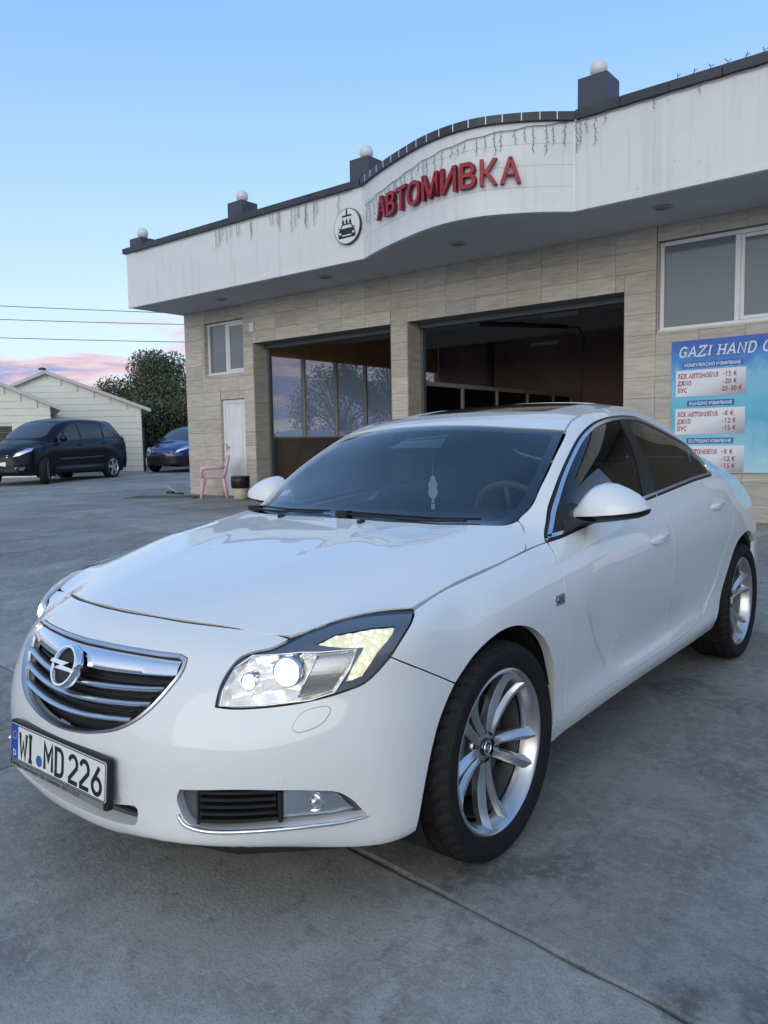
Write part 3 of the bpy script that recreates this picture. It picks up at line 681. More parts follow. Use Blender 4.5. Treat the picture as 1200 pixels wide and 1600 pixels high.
# ------------------------------------------------------------------ wheels
def tyre_mesh():
    prof = [(.256,-.105),(.269,-.116),(.293,-.122),(.314,-.120),(.325,-.110),(.333,-.096),(.336,-.082),(.3365,-.074),(.330,-.073),(.330,-.066),(.337,-.065),(.3375,-.03),(.330,-.029),(.330,-.022),(.3375,-.021)]
    full = prof+[(r, -h) for r, h in reversed(prof)]
    N = 288; v = []; f = []; q = len(full)
    for k in range(N):
        a = 2*math.pi*k/N
        for i, (r, h) in enumerate(full):
            ii = min(i, q-1-i)
            side = 1 if i < q/2 else -1
            if 4 <= ii <= 7:                       # shoulder blocks with slanted sipes
                ph = (k+ (7-ii)*1.0) % 6
                if ph < 1.5: r -= .007
            elif 10 <= ii <= 11:
                ph = (k+side*3+(12-ii)*2) % 8
                if ph < 1.4: r -= .008
            v.append((h, r*math.cos(a), r*math.sin(a)))
    for k in range(N):
        j = (k+1) % N
        for i in range(q-1): f.append((k*q+i, k*q+i+1, j*q+i+1, j*q+i))
    return v, f
def make_wheel(parent):
    """built round the X axis, outer face towards +X"""
    w = thing('wheel', '', ''); del w['label']; del w['category']; w.parent = parent
    v, f = tyre_mesh(); t = obj('tyre', v, f, M['rubber'], w); autosmooth(t, 28)
    # raised ribs and lettering band on the outer wall
    MB().lathe([(.264,.1125),(.268,.1175),(.272,.1170)], 96, axis='X').lathe([(.300,.1215),(.304,.1235),(.308,.1210)], 96, axis='X').obj('sidewall_rib', M['rubber'], t, True)
    rim = MB().lathe([(.247,.098),(.243,.107),(.237,.110),(.230,.104),(.226,.090),(.218,.074),(.214,.050)], 96, axis='X')
    A = 5
    for k in range(A):
        th0 = math.pi/2+R(36)+k*2*math.pi/A
        NR = 16
        for sd in (-1, 1):                                   # two grooved blades, parting towards the rim
            base = len(rim.v); m_ = 9
            for i in range(NR+1):
                t_ = i/NR; r = .046+(.2385-.046)*t_
                hw = .029+.038*t_**1.1+.008*max(0, t_-.85)/.15
                face = .082-.030*(1-t_)**1.3-.010*math.sin(math.pi*t_)+.020*(max(0, t_-.62)/.38)**2
                deep = .25+.75*min(1, t_/.35); q = .04+.34*min(1, t_/.75)
                w_ = 1-q
                prof = [(q,-.034),(q,-.014),(q+.10*w_,-.010),(q+.24*w_,.001),(q+.42*w_,.004),(q+.62*w_,-.002),(q+.84*w_,-.007),(1,-.013),(1,-.034)]
                for s_, h in prof:
                    an = th0+sd*s_*hw/max(r, .05)
                    rim.v.append((face+(h*deep if h > -.03 else h), r*math.cos(an), r*math.sin(an)))
            for i in range(NR):
                for j in range(m_-1): rim.f.append((base+i*m_+j, base+i*m_+j+1, base+(i+1)*m_+j+1, base+(i+1)*m_+j))
                rim.f.append((base+i*m_+m_-1, base+i*m_, base+(i+1)*m_, base+(i+1)*m_+m_-1))
    rim.lathe([(0,.046),(.040,.046),(.050,.042),(.060,.030),(.062,.0)], 40, axis='X')
    MB().lathe([(.2135,.051),(.211,.02),(.205,-.06),(.235,-.10)], 64, axis='X').obj('barrel', M['barrel'], w, True)
    rm = rim.obj('rim', M['alloy'], w); autosmooth(rm, 38); rm.scale = (1, 1.05, 1.05)
    for k in range(5):
        a = math.pi/2+k*2*math.pi/5
        MB().lathe([(0,.050),(.007,.050),(.0085,.046),(.0085,.03)], 6, (0,.047*math.cos(a),.047*math.sin(a)), 'X').obj('wheel_bolt', M['disc'], rm)
    cap = MB().lathe([(0,.056),(.022,.056),(.026,.053),(.027,.04)], 32, axis='X').obj('centre_cap', M['gloss'], rm, True)
    e = MB().lathe([(.0165,.0562),(.0175,.058),(.0195,.058),(.0205,.0562)], 32, axis='X')
    e.prism([(-1.05,.10),(-.95,.28),(.60,.28),(.04,-.02),(1.05,-.10),(.95,-.28),(-.60,-.28),(-.04,.02)], .056, .0585, lambda a, b, d: (d, a*.018, b*.018))
    e.obj('centre_emblem', M['chrome'], rm)
    MB().lathe([(.06,-.01),(.158,-.01),(.158,.012),(.06,.012)], 48, axis='X').lathe([(0,.03),(.07,.028),(.075,.0)], 32, axis='X').obj('brake_disc', M['disc'], w)
    MB().lathe([(.10,-.03),(.172,-.03),(.176,.03),(.10,.032)], 12, axis='X', a0=R(150), a1=R(215)).obj('brake_caliper', M['trim'], w)
    return w
w0 = make_wheel(car)
w0.location = (.795, 0, .337); w0.rotation_euler = (0, 0, R(.4))
for x, y, rz in ((.795,2.737,0), (-.795,0,math.pi), (-.795,2.737,math.pi)):
    w = copy_tree(w0, car); w.location = (x, y, .337); w.rotation_euler = (R(37) if rz == 0 else R(15), 0, rz)
w0.rotation_euler = (R(1), 0, R(.4))
# ------------------------------------------------------------------ car front details
def front_pts(curve, off=0, step=.01, dom='front'):
    return [tuple(B.at(dom, u, v, off)[0]) for u, v in spline([B.uv(dom, p) for p in curve], step)]
def line_pts(uvs, off=0, dom='front'): return [tuple(B.at(dom, u, v, off)[0]) for u, v in uvs]
# grille: dark insert, chrome surround, wide top bar, three slats, badge
gr = panel(B, 'grille', 'front', gl, M['black'], car, res=.02, gap=-.004, off=-.05, flange=0)[0]
def ring_strip(name, loop_uv, w, d, m, parent, o0=0.0, smooth=True):
    """closed trim strip following a loop on the skin: w wide inwards, rounded"""
    a = dedupe(loop_uv, .004); ins = [inset(a, w*k) for k in (0, .25, .7, 1)]
    offs = (o0-.012, o0+d*.8, o0+d, o0-.016); n = len(ins[0]); v = []; f = []
    for L, o in zip(ins, offs): v += line_pts(L, o)
    for r_ in range(3): f += [(r_*n+i, r_*n+(i+1) % n, (r_+1)*n+(i+1) % n, (r_+1)*n+i) for i in range(n)]
    return autosmooth(obj(name, v, f, m, parent), 50)
ring_strip('grille_surround', gl, .011, .004, M['satin'], gr)
def z_at(loop, u, up):
    """height of a loop's upper or lower boundary at u"""
    best = None; n = len(loop)
    for i in range(n):
        (u0, v0), (u1, v1) = loop[i], loop[(i+1) % n]
        if (u0 <= u < u1) or (u1 <= u < u0):
            v = v0+(v1-v0)*(u-u0)/(u1-u0)
            if best is None or (v > best if up else v < best): best = v
    return best
gin = inset(gl, .013)
umax = max(p[0] for p in gin)
def half_width(v):
    c = [abs(u) for i in range(len(gin)) for (u, v0), (u1, v1) in [(gin[i], gin[(i+1) % len(gin)])] if (v0-v)*(v1-v) <= 0]
    return max(c) if c else .1
def bar(name, vc, vtop, vbot, m, o_edge, o_mid, parent, span=None, prof=None):
    """grille bar swept across: vc(u) heights of its top and bottom edge"""
    U = np.linspace(-1, 1, 49); v = []; f = []
    prof = prof or [(0, -.022), (.06, -.004), (.25, .004), (.5, .006), (.75, .002), (.95, -.006), (1, -.024)]
    for t in U:
        zt, zb = vtop(t), vbot(t); hw = half_width((zt+zb)/2)*(span or 1.0); u = t*hw
        for s_, o in prof: v.append(B.at('front', u, zt+(zb-zt)*s_, o_edge+o*o_mid)[0])
    q = len(prof)
    for i in range(48): f += [(i*q+j, i*q+j+1, (i+1)*q+j+1, (i+1)*q+j) for j in range(q-1)]
    f += [tuple(range(q)), tuple(range(48*q, 49*q))[::-1]]
    return autosmooth(obj(name, v, f, m, parent), 45)
bar('top_bar', None, lambda t: .7255-.006*t*t, lambda t: .669+.012*abs(t)**1.2, M['chrome'], -.006, .8, gr, span=.99, prof=[(0,-.03),(.03,-.004),(.10,.0),(.5,.004),(.90,.001),(.97,-.004),(1,-.03)])
for zc in (.634, .594, .549):
    bar('slat', None, lambda t, zc=zc: zc+.009+.016*t*t, lambda t, zc=zc: zc-.011+.018*t*t, M['satin'], -.010, 1.0, gr, span=.985)
for zc in (.652, .614, .572, .530):   # dark mesh ribs deep in the openings
    U = np.linspace(-.9, .9, 31)
    MB().tube([tuple(B.at('front', t*half_width(zc), zc+.014*t*t, -.038)[0]) for t in U], .0035, 5).obj('mesh_rib', M['black'], gr)
EM = Vector((0, -.899, .667)); tilt = R(24)
Me = Matrix.Translation(EM) @ Matrix.Rotation(-tilt, 4, 'X')
em = MB().lathe([(0,.004),(.055,.004),(.055,.016),(0,.016)], 40, axis='Y'); em.v = [tuple(Me @ Vector(p)) for p in em.v]; em.obj('badge_disc', M['black'], gr)
em = MB().lathe([(.048,.006),(.0485,-.006),(.052,-.011),(.058,-.011),(.062,-.005),(.0625,.012)], 56, axis='Y')
em.prism([(-1.12,.04),(-1.02,.22),(.62,.22),(.10,-.01),(1.12,-.04),(1.02,-.22),(-.62,-.22),(-.10,.01)], -.016, -.002, lambda a, b, d: (a*.056, d, b*.056))
em.v = [tuple(Me @ Vector(p)) for p in em.v]; autosmooth(em.obj('badge', M['chrome'], gr), 40)
# headlights
hl_uv = D('front', hl_in, hl_top, hl_out)
uvp = lambda pts: [B.uv('front', p) for p in pts]
chamber = uvp([(.516,-.773,.6175),(.511,-.757,.658),(.510,-.712,.709),(.535,-.669,.738),(.590,-.63,.745),(.654,-.607,.752),(.705,-.588,.752),(.775,-.517,.757),(.772,-.545,.706),(.748,-.580,.645),(.70,-.625,.6275),(.606,-.703,.616)])
turn = uvp([(.700,-.592,.745),(.768,-.525,.750),(.765,-.552,.706),(.742,-.586,.650),(.672,-.640,.634)])
led = uvp([(.672,-.572,.768),(.690,-.505,.7885),(.766,-.447,.801),(.813,-.408,.802),(.826,-.432,.786),(.816,-.484,.742),(.797,-.526,.683),(.765,-.558,.670),(.775,-.540,.710),(.783,-.502,.7585),(.748,-.539,.7585)])
def both(fn):
    for sx in (1, -1): fn(sx)
def sided(o_list, parents):
    pass
def build_headlight():
    t = panel(B, 'headlight', 'front', hl_uv, M['gloss'], None, res=.02, gap=.002, off=-.060, flange=0)[0]
    t.parent = car
    a = dedupe(inset(hl_uv, .002), .003); n = len(a)   # side wall of the lamp
    v = line_pts(a, -.003)+line_pts(a, -.060); obj('lamp_wall', v, [(i, (i+1) % n, n+(i+1) % n, n+i) for i in range(n)], M['gloss'], t)
    P = lambda nm, pl, m, off, res=.012, **k: panel(B, nm, 'front', [tuple(p) for p in spline(pl, .006, True)] if k.pop('round', False) else [tuple(q) for i in range(len(pl)) for q in spline([pl[i], pl[(i+1) % len(pl)]], .008)[:-1]], m, t, res=res, gap=0, off=off, flange=k.pop('flange', 0), lap=0)[0]
    def facets(u, w): return .010*math.sin(u*60)*math.sin(w*75)
    ch = [tuple(q) for i in range(len(chamber)) for q in spline([chamber[i], chamber[(i+1) % len(chamber)]], .008)[:-1]]
    panel(B, 'reflector_bowl', 'front', ch, M['xenon2'], t, res=.008, gap=0, off=-.040, flange=0, disp=facets)
    n2 = len(ch); v = line_pts(ch, -.006)+line_pts(ch, -.042); obj('chamber_wall', v, [(i, (i+1) % n2, n2+(i+1) % n2, n2+i) for i in range(n2)], M['chrome'], t)
    MB().tube(line_pts(inset(ch, .002), -.0055), .0026, 6, closed=True).obj('chrome_frame', M['chrome'], t, True)
    P('turn_signal', turn, M['signal'], -.018, flange=.012)
    MB().tube(line_pts([turn[0], ((turn[0][0]*2+turn[4][0])/3, (turn[0][1]*2+turn[4][1])/3), ((turn[0][0]+turn[4][0]*2)/3, (turn[0][1]+turn[4][1]*2)/3), turn[4]], -.016), .003, 6).obj('chrome_divider', M['chrome'], t, True)
    ledl = [tuple(q) for i in range(len(led)) for q in spline([led[i], led[(i+1) % len(led)]], .008)[:-1]]
    panel(B, 'daytime_light', 'front', ledl, M['led'], t, res=.008, gap=.001, off=-.011, flange=.012, lap=0, disp=lambda u, w: .0018*math.sin(u*260)*math.sin(w*240))
    panel(B, 'bezel', 'front', inset(hl_uv, .003), M['bezel'], t, holes=(ch, ledl), res=.012, gap=0, off=-.007, flange=0, hflange=None)
    for (p3, r0, mt, nm) in (((.646,-.657,.703), .033, M['xenon'], 'projector_lens'), ((.559,-.714,.680), .019, M['highbeam'], 'high_beam_lens')):
        u, w = B.uv('front', p3); c, n_ = B.at('front', u, w, -.024)
        ax = Vector((.30, -.95, .05)).normalized()
        Q = Matrix.Translation(c) @ Vector((0, 0, 1)).rotation_difference(ax).to_matrix().to_4x4()
        L = MB().lathe([(r0*math.cos(a), r0*.45*math.sin(a)) for a in np.linspace(0, math.pi/2, 8)], 28); L.v = [tuple(Q @ Vector(p)) for p in L.v]; L.obj(nm, mt, t, True)
        G = MB().lathe([(r0*1.30,-.03),(r0*1.24,.004),(r0*1.12,.008),(r0*1.02,.002),(r0*1.0,-.02)], 32); G.v = [tuple(Q @ Vector(p)) for p in G.v]; G.obj('lens_ring', M['chrome'], t, True)
    panel(B, 'lens', 'front', hl_uv, M['lens'], t, res=.014, gap=.0025, off=0, flange=.006, lap=0)
    return t
H1 = build_headlight()
H2 = mirror_obj(H1)
for c in list(H1.children): mirror_obj(c, H2)
# fog lamp units
fl_list = [tuple(p) for p in fl_]
def build_fog():
    t = panel(B, 'fog_lamp_unit', 'front', fl_list, M['trim'], None, res=.02, gap=-.003, off=-.034, flange=0)[0]; t.parent = car
    u0, u1 = B.uv('front', (.500,-.834,.36))[0], B.uv('front', (.655,-.711,.36))[0]
    for k in range(5):
        z = .331+k*.018
        pts = [tuple(B.at('front', u0+(u1-u0)*i/10, z, -.014)[0]) for i in range(11)]
        MB().tube(pts, 1, 4, prof=[(-.010,-.006),(.010,-.004),(.010,.004),(-.010,.006)]).obj('grid_bar', M['black'], t)
    panel(B, 'grid_back', 'front', [(u0-.004,.318),(u1+.004,.318),(u1+.004,.412),(u0-.004,.412)], M['well'], t, res=.02, gap=0, off=-.026, flange=0)
    MB().tube(line_pts([(u0-.004,.32),(u0-.004,.365),(u0-.004,.41)], -.012), .005, 6).obj('grid_frame', M['black'], t)
    MB().tube(line_pts([(u1+.006,.32),(u1+.006,.36),(u1+.006,.402)], -.010), .007, 6).obj('grid_frame', M['black'], t)
    lens = uvp([(.668,-.700,.397),(.734,-.632,.393),(.764,-.595,.380),(.790,-.559,.330),(.751,-.603,.322),(.667,-.700,.324)])
    ln = [tuple(q) for i in range(6) for q in spline([lens[i], lens[(i+1) % 6]], .008)[:-1]]
    panel(B, 'fog_reflector', 'front', ln, M['reflector'], t, res=.012, gap=.001, off=-.022, flange=0)
    panel(B, 'fog_lens', 'front', ln, M['lens'], t, res=.012, gap=.001, off=-.006, flange=.014, lap=0, disp=lambda u, w: .0012*math.sin(u*420))
    u, w = B.uv('front', (.725,-.645,.362)); c, n_ = B.at('front', u, w, -.020); Q = Matrix.Translation(c) @ Vector((0,0,1)).rotation_difference(Vector((.4,-.9,0)).normalized()).to_matrix().to_4x4()
    L = MB().lathe([(.028,.0),(.022,-.004),(.012,.0),(.010,.008),(0,.010)], 24); L.v = [tuple(Q @ Vector(p)) for p in L.v]; L.obj('fog_bulb', M['reflector'], t, True)
    low = front_pts([(.447,-.857,.345),(.462,-.853,.322),(.501,-.839,.3085),(.617,-.748,.3045),(.7,-.658,.3045),(.766,-.584,.307),(.813,-.530,.317)], .001, .01)
    k = len(low); MB().tube(low, [.006]*(k-6)+[.0055,.005,.0045,.004,.003,.002], 8).obj('chrome_strip', M['chrome'], t, True)
    return t
F1 = build_fog(); F2 = mirror_obj(F1)
for c in list(F1.children): mirror_obj(c, F2)
panel(B, 'lower_intake', 'front', il, M['trim'], car, res=.02, gap=-.003, off=-.040, flange=0)
MB().tube([tuple(B.at('front', u, .307, -.03)[0]) for u in np.linspace(-.33, .33, 21)], .006, 6).obj('intake_bar', M['black'], car)
# washer covers, parking sensors, side repeaters
wl_ = uvp([(.677,-.668,.560),(.683,-.652,.589),(.694,-.636,.604),(.736,-.597,.614),(.743,-.594,.606),(.737,-.607,.582),(.722,-.625,.565),(.688,-.661,.553)])
panel(B, 'washer_cover', 'front', [tuple(p) for p in spline(wl_, .006, True)], PW, car, res=.01, gap=.0, off=.0012, flange=.003, lap=0, mirror=True)
wsm = MB().tube(line_pts([tuple(p) for p in spline(wl_, .006, True)], .0006), .0009, 4, closed=True).obj('washer_seam', M['trim'], car); mirror_obj(wsm)
for p3 in ((.661,-.706,.434), (.277,-.908,.369)):
    u, w = B.uv('front', p3)
    panel(B, 'parking_sensor', 'front', [(u+.0115*math.cos(a), w+.0115*math.sin(a)) for a in np.linspace(0, 2*math.pi, 25)[:-1]], PW, car, res=.01, gap=0, off=.0012, flange=.003, lap=0, mirror=True)
rp = [(.338,.764),(.400,.766),(.404,.760),(.402,.735),(.396,.731),(.346,.731),(.341,.736),(.337,.758)]
rep = panel(B, 'side_repeater', 'side', rp, M['satin'], car, res=.012, gap=0, off=.004, flange=.006, lap=0, mirror=True)
panel(B, 'repeater_lens', 'side', [(.352,.757),(.390,.758),(.390,.740),(.352,.739)], M['signal'], car, res=.01, gap=0, off=.0065, flange=.003, lap=0, mirror=True)
# black seal-like strips added in the bonnet gap to stand for its shade
sl_ = [tuple(p) for p in spline([B.uv('front', p) for p in hoodshut], .02)]
sl_ = [(-u, v) for u, v in reversed(sl_[1:])]+sl_
MB().tube(line_pts(sl_, -.0062), .0050, 6).obj('bonnet_gap_shade', M['black'], car, True)
hs_ = MB().tube([tuple(B.at('top', *B.uv('top', p), -.008)[0]) for p in [tuple(q) for q in spline(hl_top, .03)]], .0045, 6).obj('lamp_gap_shade', M['black'], car, True); mirror_obj(hs_)
# number plate
Mp = Matrix.Translation((0, -.941, .405)) @ Matrix.Rotation(R(4.5), 4, 'X').inverted()
def plate_part(name, poly, d0, d1, m, parent, bev=0):
    o = MB().prism(poly, d0, d1, lambda a, b, d: tuple(Mp @ Vector((a, -d, b)))).obj(name, m, parent)
    return bevel(o, bev, 2) if bev else o
def rrect(x0, z0, x1, z1, r=.008, n=4):
    out = []
    for cx, cz, a0 in ((x1-r, z0+r, -90), (x1-r, z1-r, 0), (x0+r, z1-r, 90), (x0+r, z0+r, 180)):
        out += [(cx+r*math.cos(R(a0+90*i/n)), cz+r*math.sin(R(a0+90*i/n))) for i in range(n+1)]
    return out
pl = plate_part('number_plate', rrect(-.266,-.076,.267,.063,.010), -.013, .004, M['black'], car, .002)
plate_part('plate_panel', rrect(-.259,-.054,.259,.054,.008), .004, .0062, M['plate'], pl)
fr = MB(); o_ = rrect(-.2575,-.0525,.2575,.0525,.0075); i_ = rrect(-.2545,-.0495,.2545,.0495,.006); n_ = len(o_)
fr.v = [tuple(Mp @ Vector((a, -.0068, b))) for a, b in o_+i_]; fr.f = [(i, (i+1) % n_, n_+(i+1) % n_, n_+i) for i in range(n_)]
fr.obj('plate_border', M['ink'], pl)
plate_part('euro_band', rrect(-.2545,-.0495,-.2160,.0495,.004), .0060, .0067, M['eublue'], pl)
plate_part('strip', rrect(-.250,-.0745,.248,-.0575,.003), .004, .0068, M['dull'], pl)
plate_part('inspection_seal', [(-.090+.0165*math.cos(a), -.026+.0165*math.sin(a)) for a in np.linspace(0, 2*math.pi, 25)[:-1]], .0062, .0072, M['seal'], pl)
def stroke_glyphs(name, glyphs, h, t, m, parent, place, d0, d1, serif=0):
    """glyphs: list of (x offset, width, [strokes]); strokes are polylines on a 0..1 grid"""
    mb = MB(); k = 0
    for x0, w, strokes in glyphs:
        for st in strokes:
            P = [np.array((x0+p[0]*w, p[1]*h)) for i, p in enumerate(st) if i == 0 or math.hypot(p[0]-st[i-1][0], p[1]-st[i-1][1]) > 1e-4]; closed = np.allclose(P[0], P[-1]) and len(P) > 3
            if closed: P = P[:-1]
            n = len(P); L = []; Rr = []
            for i in range(n):
                a = (P[i]-P[i-1]) if (i or closed) else None; b = (P[(i+1) % n]-P[i]) if (i < n-1 or closed) else None
                a = b if a is None else a; b = a if b is None else b
                a = a/np.linalg.norm(a); b = b/np.linalg.norm(b); na = np.array((-a[1], a[0])); nb = np.array((-b[1], b[0])); mm = na+nb; mm = mm/max(np.dot(mm, mm), .6)*2
                L.append(P[i]+mm*t/2); Rr.append(P[i]-mm*t/2)
            for i in range(n if closed else n-1):
                j = (i+1) % n; quad = [L[i], Rr[i], Rr[j], L[j]]
                e = 1e-5*(k % 9); k += 1
                mb.prism([tuple(q) for q in quad], d0, d1+e, place)
            if serif and not closed:
                for q, o in ((P[0], P[1]), (P[-1], P[-2])):
                    dv = q-o
                    if abs(dv[1]) > abs(dv[0])*.8:
                        s_ = serif*t; yy = q[1]; e = 1e-5*(k % 9); k += 1
                        lo, hi = (yy-t*.45, yy) if dv[1] > 0 else (yy, yy+t*.45)
                        mb.prism([(q[0]-s_, lo), (q[0]+s_, lo), (q[0]+s_, hi), (q[0]-s_, hi)], d0, d1+e, place)
    return mb.obj(name, m, parent)
def arc(cx, cy, rx, ry, a0, a1, n=8): return [(cx+rx*math.cos(R(a0+(a1-a0)*i/n)), cy+ry*math.sin(R(a0+(a1-a0)*i/n))) for i in range(n+1)]
PG = {'W': [[(0,1),(.22,0),(.5,.62),(.78,0),(1,1)]], 'I': [[(.5,0),(.5,1)],[(.18,1),(.82,1)],[(.18,0),(.82,0)]],
 'M': [[(0,0),(0,1),(.5,.42),(1,1),(1,0)]], 'D': [[(.12,0),(.12,1)],[(-.05,1),(.55,1)]+arc(.55,.72,.45,.28,90,0,5)+arc(.55,.28,.45,.28,0,-90,5)+[(-.05,0)]],
 '2': [arc(.5,.72,.48,.28,165,0,7)+[(.93,.58),(.05,.12),(.05,0),(1,0)]], '6': [[(.82,1),(.12,.48)]+[], arc(.5,.29,.47,.29,0,360,16)]}
PG['6'] = [[(.78,1),(.10,.42)], arc(.5,.29,.47,.29,0,360,16)]
pp = lambda a, b, d: tuple(Mp @ Vector((a, -d, b-.040)))
gl_ = [(-.203,.040,PG['W']),(-.156,.030,PG['I']),(-.058,.042,PG['M']),(.000,.042,PG['D']),(.076,.042,PG['2']),(.134,.042,PG['2']),(.193,.044,PG['6'])]
for g_ in gl_: stroke_glyphs('plate_character', [g_], .074, .0118, M['ink'], pl, pp, .0062, .0074)
def flat_text(name, txt, size, m, parent, Mx, bold=0, sx=1.0, align='LEFT', shear=0, thick=0):
    v, f = text_mesh(txt, size, bold, thick, sx, align, shear=shear)
    return obj(name, [tuple(Mx @ Vector(p)) for p in v], f, m, parent)
Mt = Mp @ Matrix.Rotation(R(90), 4, 'X')
flat_text('strip_lettering', 'MOBILE Auto-Freund \u2022 Kfz \u2022 R\u00fcdesheim  0671-3 23 29', .0150, M['ink'], pl, Mt @ Matrix.Translation((-.244,-.0708,.0073)), bold=.0002, sx=1.12)
flat_text('country_letter', 'D', .026, M['plate'], pl, Mt @ Matrix.Translation((-.2445,-.042,.0073)), bold=.0005)
star = MB()
for k in range(12):
    a = 2*math.pi*k/12; star.prism([(-.2352+.0115*math.cos(a)+.0022*math.cos(b), .020+.0115*math.sin(a)+.0022*math.sin(b)) for b in np.linspace(0, 2*math.pi, 7)[:-1]], .0066, .0072, lambda a_, b_, d: tuple(Mp @ Vector((a_, -d, b_))))
star.obj('euro_stars', mat('star_yellow', (.45,.42,.10), rough=.5), pl)
# door mirrors
def build_mirror():
    X = [.775,.79,.81,.835,.865,.90,.94,.98,1.02,1.045,1.058,1.063]
    top = [1.026,1.034,1.050,1.093,1.116,1.124,1.119,1.103,1.082,1.060,1.044,1.036]
    bot = [.990,.992,.996,1.000,1.003,1.006,1.010,1.014,1.019,1.023,1.027,1.030]
    low = [.975,.969,.966,.966,.969,.974,.980,.986,.994,1.004,1.012,1.022]
    fy = [.725,.715,.705,.690,.675,.668,.668,.676,.694,.716,.738,.755]
    def shell(zb, zt, m, nm, parent, lowpart=False):
        v = []; f = []; n = 11
        for i, x in enumerate(X):
            z0, z1 = zb[i], zt[i]; y0 = fy[i]; yb = .80+.02*(x-.8)
            for k in range(n):
                a = k/(n-1)
                if lowpart: s_ = math.sin(a*math.pi/2); z = z1-(z1-z0)*s_; y = y0+.012+(yb-y0-.012)*(1-math.cos(a*math.pi/2))
                else: z = z0+(z1-z0)*math.sin(a*math.pi/2)**.9; y = y0+(yb-y0)*(1-math.cos(a*math.pi/2))**1.1
                v.append((x, y, z))
            v.append((x, yb, z0 if not lowpart else z1))
        q = n+1
        for i in range(len(X)-1): f += [(i*q+j, (i+1)*q+j, (i+1)*q+j+1, i*q+j+1) for j in range(q-1)]
        for i in range(len(X)-1): f.append((i*q+q-1, (i+1)*q+q-1, (i+1)*q, i*q))
        f += [tuple(range(q)), tuple(range((len(X)-1)*q, len(X)*q))[::-1]]
        return autosmooth(obj(nm, v, f, m, parent), 50)
    t = shell(bot, top, PW, 'door_mirror', car)
    shell(low, bot, M['black'], 'mirror_lower', t, True)
    foot = MB().box((.775,.60,.935),(.835,.745,.985)); o = foot.obj('mirror_foot', M['black'], t)
    for i, (x, y, z) in enumerate([(.79,.575,.945),(.83,.64,.957),(.83,.77,.965),(.79,.77,.965),(.77,.60,1.0),(.90,.69,.985),(.90,.78,.985),(.77,.78,1.0)]): o.data.vertices[i].co = (x, y, z)
    bevel(o, .008, 2)
    return t
D1 = build_mirror(); D2 = mirror_obj(D1)
for c in list(D1.children): mirror_obj(c, D2)
# door handles: body coloured pull bars over a flat greyer disc painted for a scoop's shade
for (y0, z0, x_) in ((1.225,.845,.912), (2.105,.927,.905)):
    L = .215; v = []; f = []; n = 17; prof = [(-.5,0),(-.5,.6),(-.3,1),(.3,1),(.5,.6),(.5,0)]
    for i in range(n):
        t_ = i/(n-1); y = y0+L*t_; zc = z0+.024*t_; lift = .026*(1-abs(2*t_-1)**3)+.010
        sk = B.at('side', y, zc)[0].x; hgt = .030*(1-.35*abs(2*t_-1)**4)
        for a, b in prof: v.append((sk-.012+lift*b+.002, y, zc+a*hgt))
    q = len(prof)
    for i in range(n-1): f += [(i*q+j, i*q+j+1, (i+1)*q+j+1, (i+1)*q+j) for j in range(q-1)]+[(i*q+q-1, i*q, (i+1)*q, (i+1)*q+q-1)]
    f += [tuple(range(q)), tuple(range((n-1)*q, n*q))[::-1]]
    h = autosmooth(obj('door_handle', v, f, PW, car), 50); mirror_obj(h)
    cu = [(y0+.105+.062*math.cos(a), z0+.014+.034*math.sin(a)) for a in np.linspace(0, 2*math.pi, 25)[:-1]]
    panel(B, 'handle_shade_disc', 'side', cu, M['white2'], car, res=.012, gap=0, off=.0006, flange=.002, lap=0, mirror=True)
# wipers and cowl
panel(B, 'cowl', 'top', inset(D('top', wsbot[:-1], [(.672,.404,.986),(.60,.47,1.0)], [(.60,.47,1.0),(.45,.40,1.03),(.25,.36,1.04),(0,.345,1.045)], mirror=True), .002), M['black'], car, res=.03, gap=.003, off=-.012, flange=0)
def wiper(pts, off):
    P_ = [B.at('top', x, y, off)[0] for x, y in pts]
    w = MB().tube([tuple(p) for p in spline([tuple(p) for p in P_], .03)], .006, 6).obj('wiper', M['black'], car, True)
    return w
w1 = wiper([(-.60,.360),(-.45,.310),(-.25,.278),(-.08,.268)], .008); MB().box((-.035,-.014,-.010),(.035,.014,.012), Matrix.Translation(B.at('top', -.575, .352, .006)[0])).obj('wiper_hub', M['black'], w1)
MB().tube([tuple(B.at('top', x, y, .010)[0]) for x, y in ((-.60,.385),(-.3,.300),(-.05,.28))], .004, 5).obj('wiper_blade', M['rubber'], w1)
w2 = wiper([(.02,.262),(.20,.270),(.40,.298),(.56,.345)], .008); MB().box((-.03,-.016,-.012),(.03,.016,.014), Matrix.Translation(B.at('top', .035, .266, .006)[0])).obj('wiper_hub', M['black'], w2)
MB().tube([tuple(B.at('top', x, y, .010)[0]) for x, y in ((.0,.28),(.2,.285),(.45,.325),(.60,.375))], .004, 5).obj('wiper_blade', M['rubber'], w2)
for x in (-.30, .16):
    MB().box((-.009,-.014,-.006),(.009,.014,.006), Matrix.Translation(B.at('top', x, .215+.35*x*x, .0)[0])).obj('washer_jet', M['black'], car)
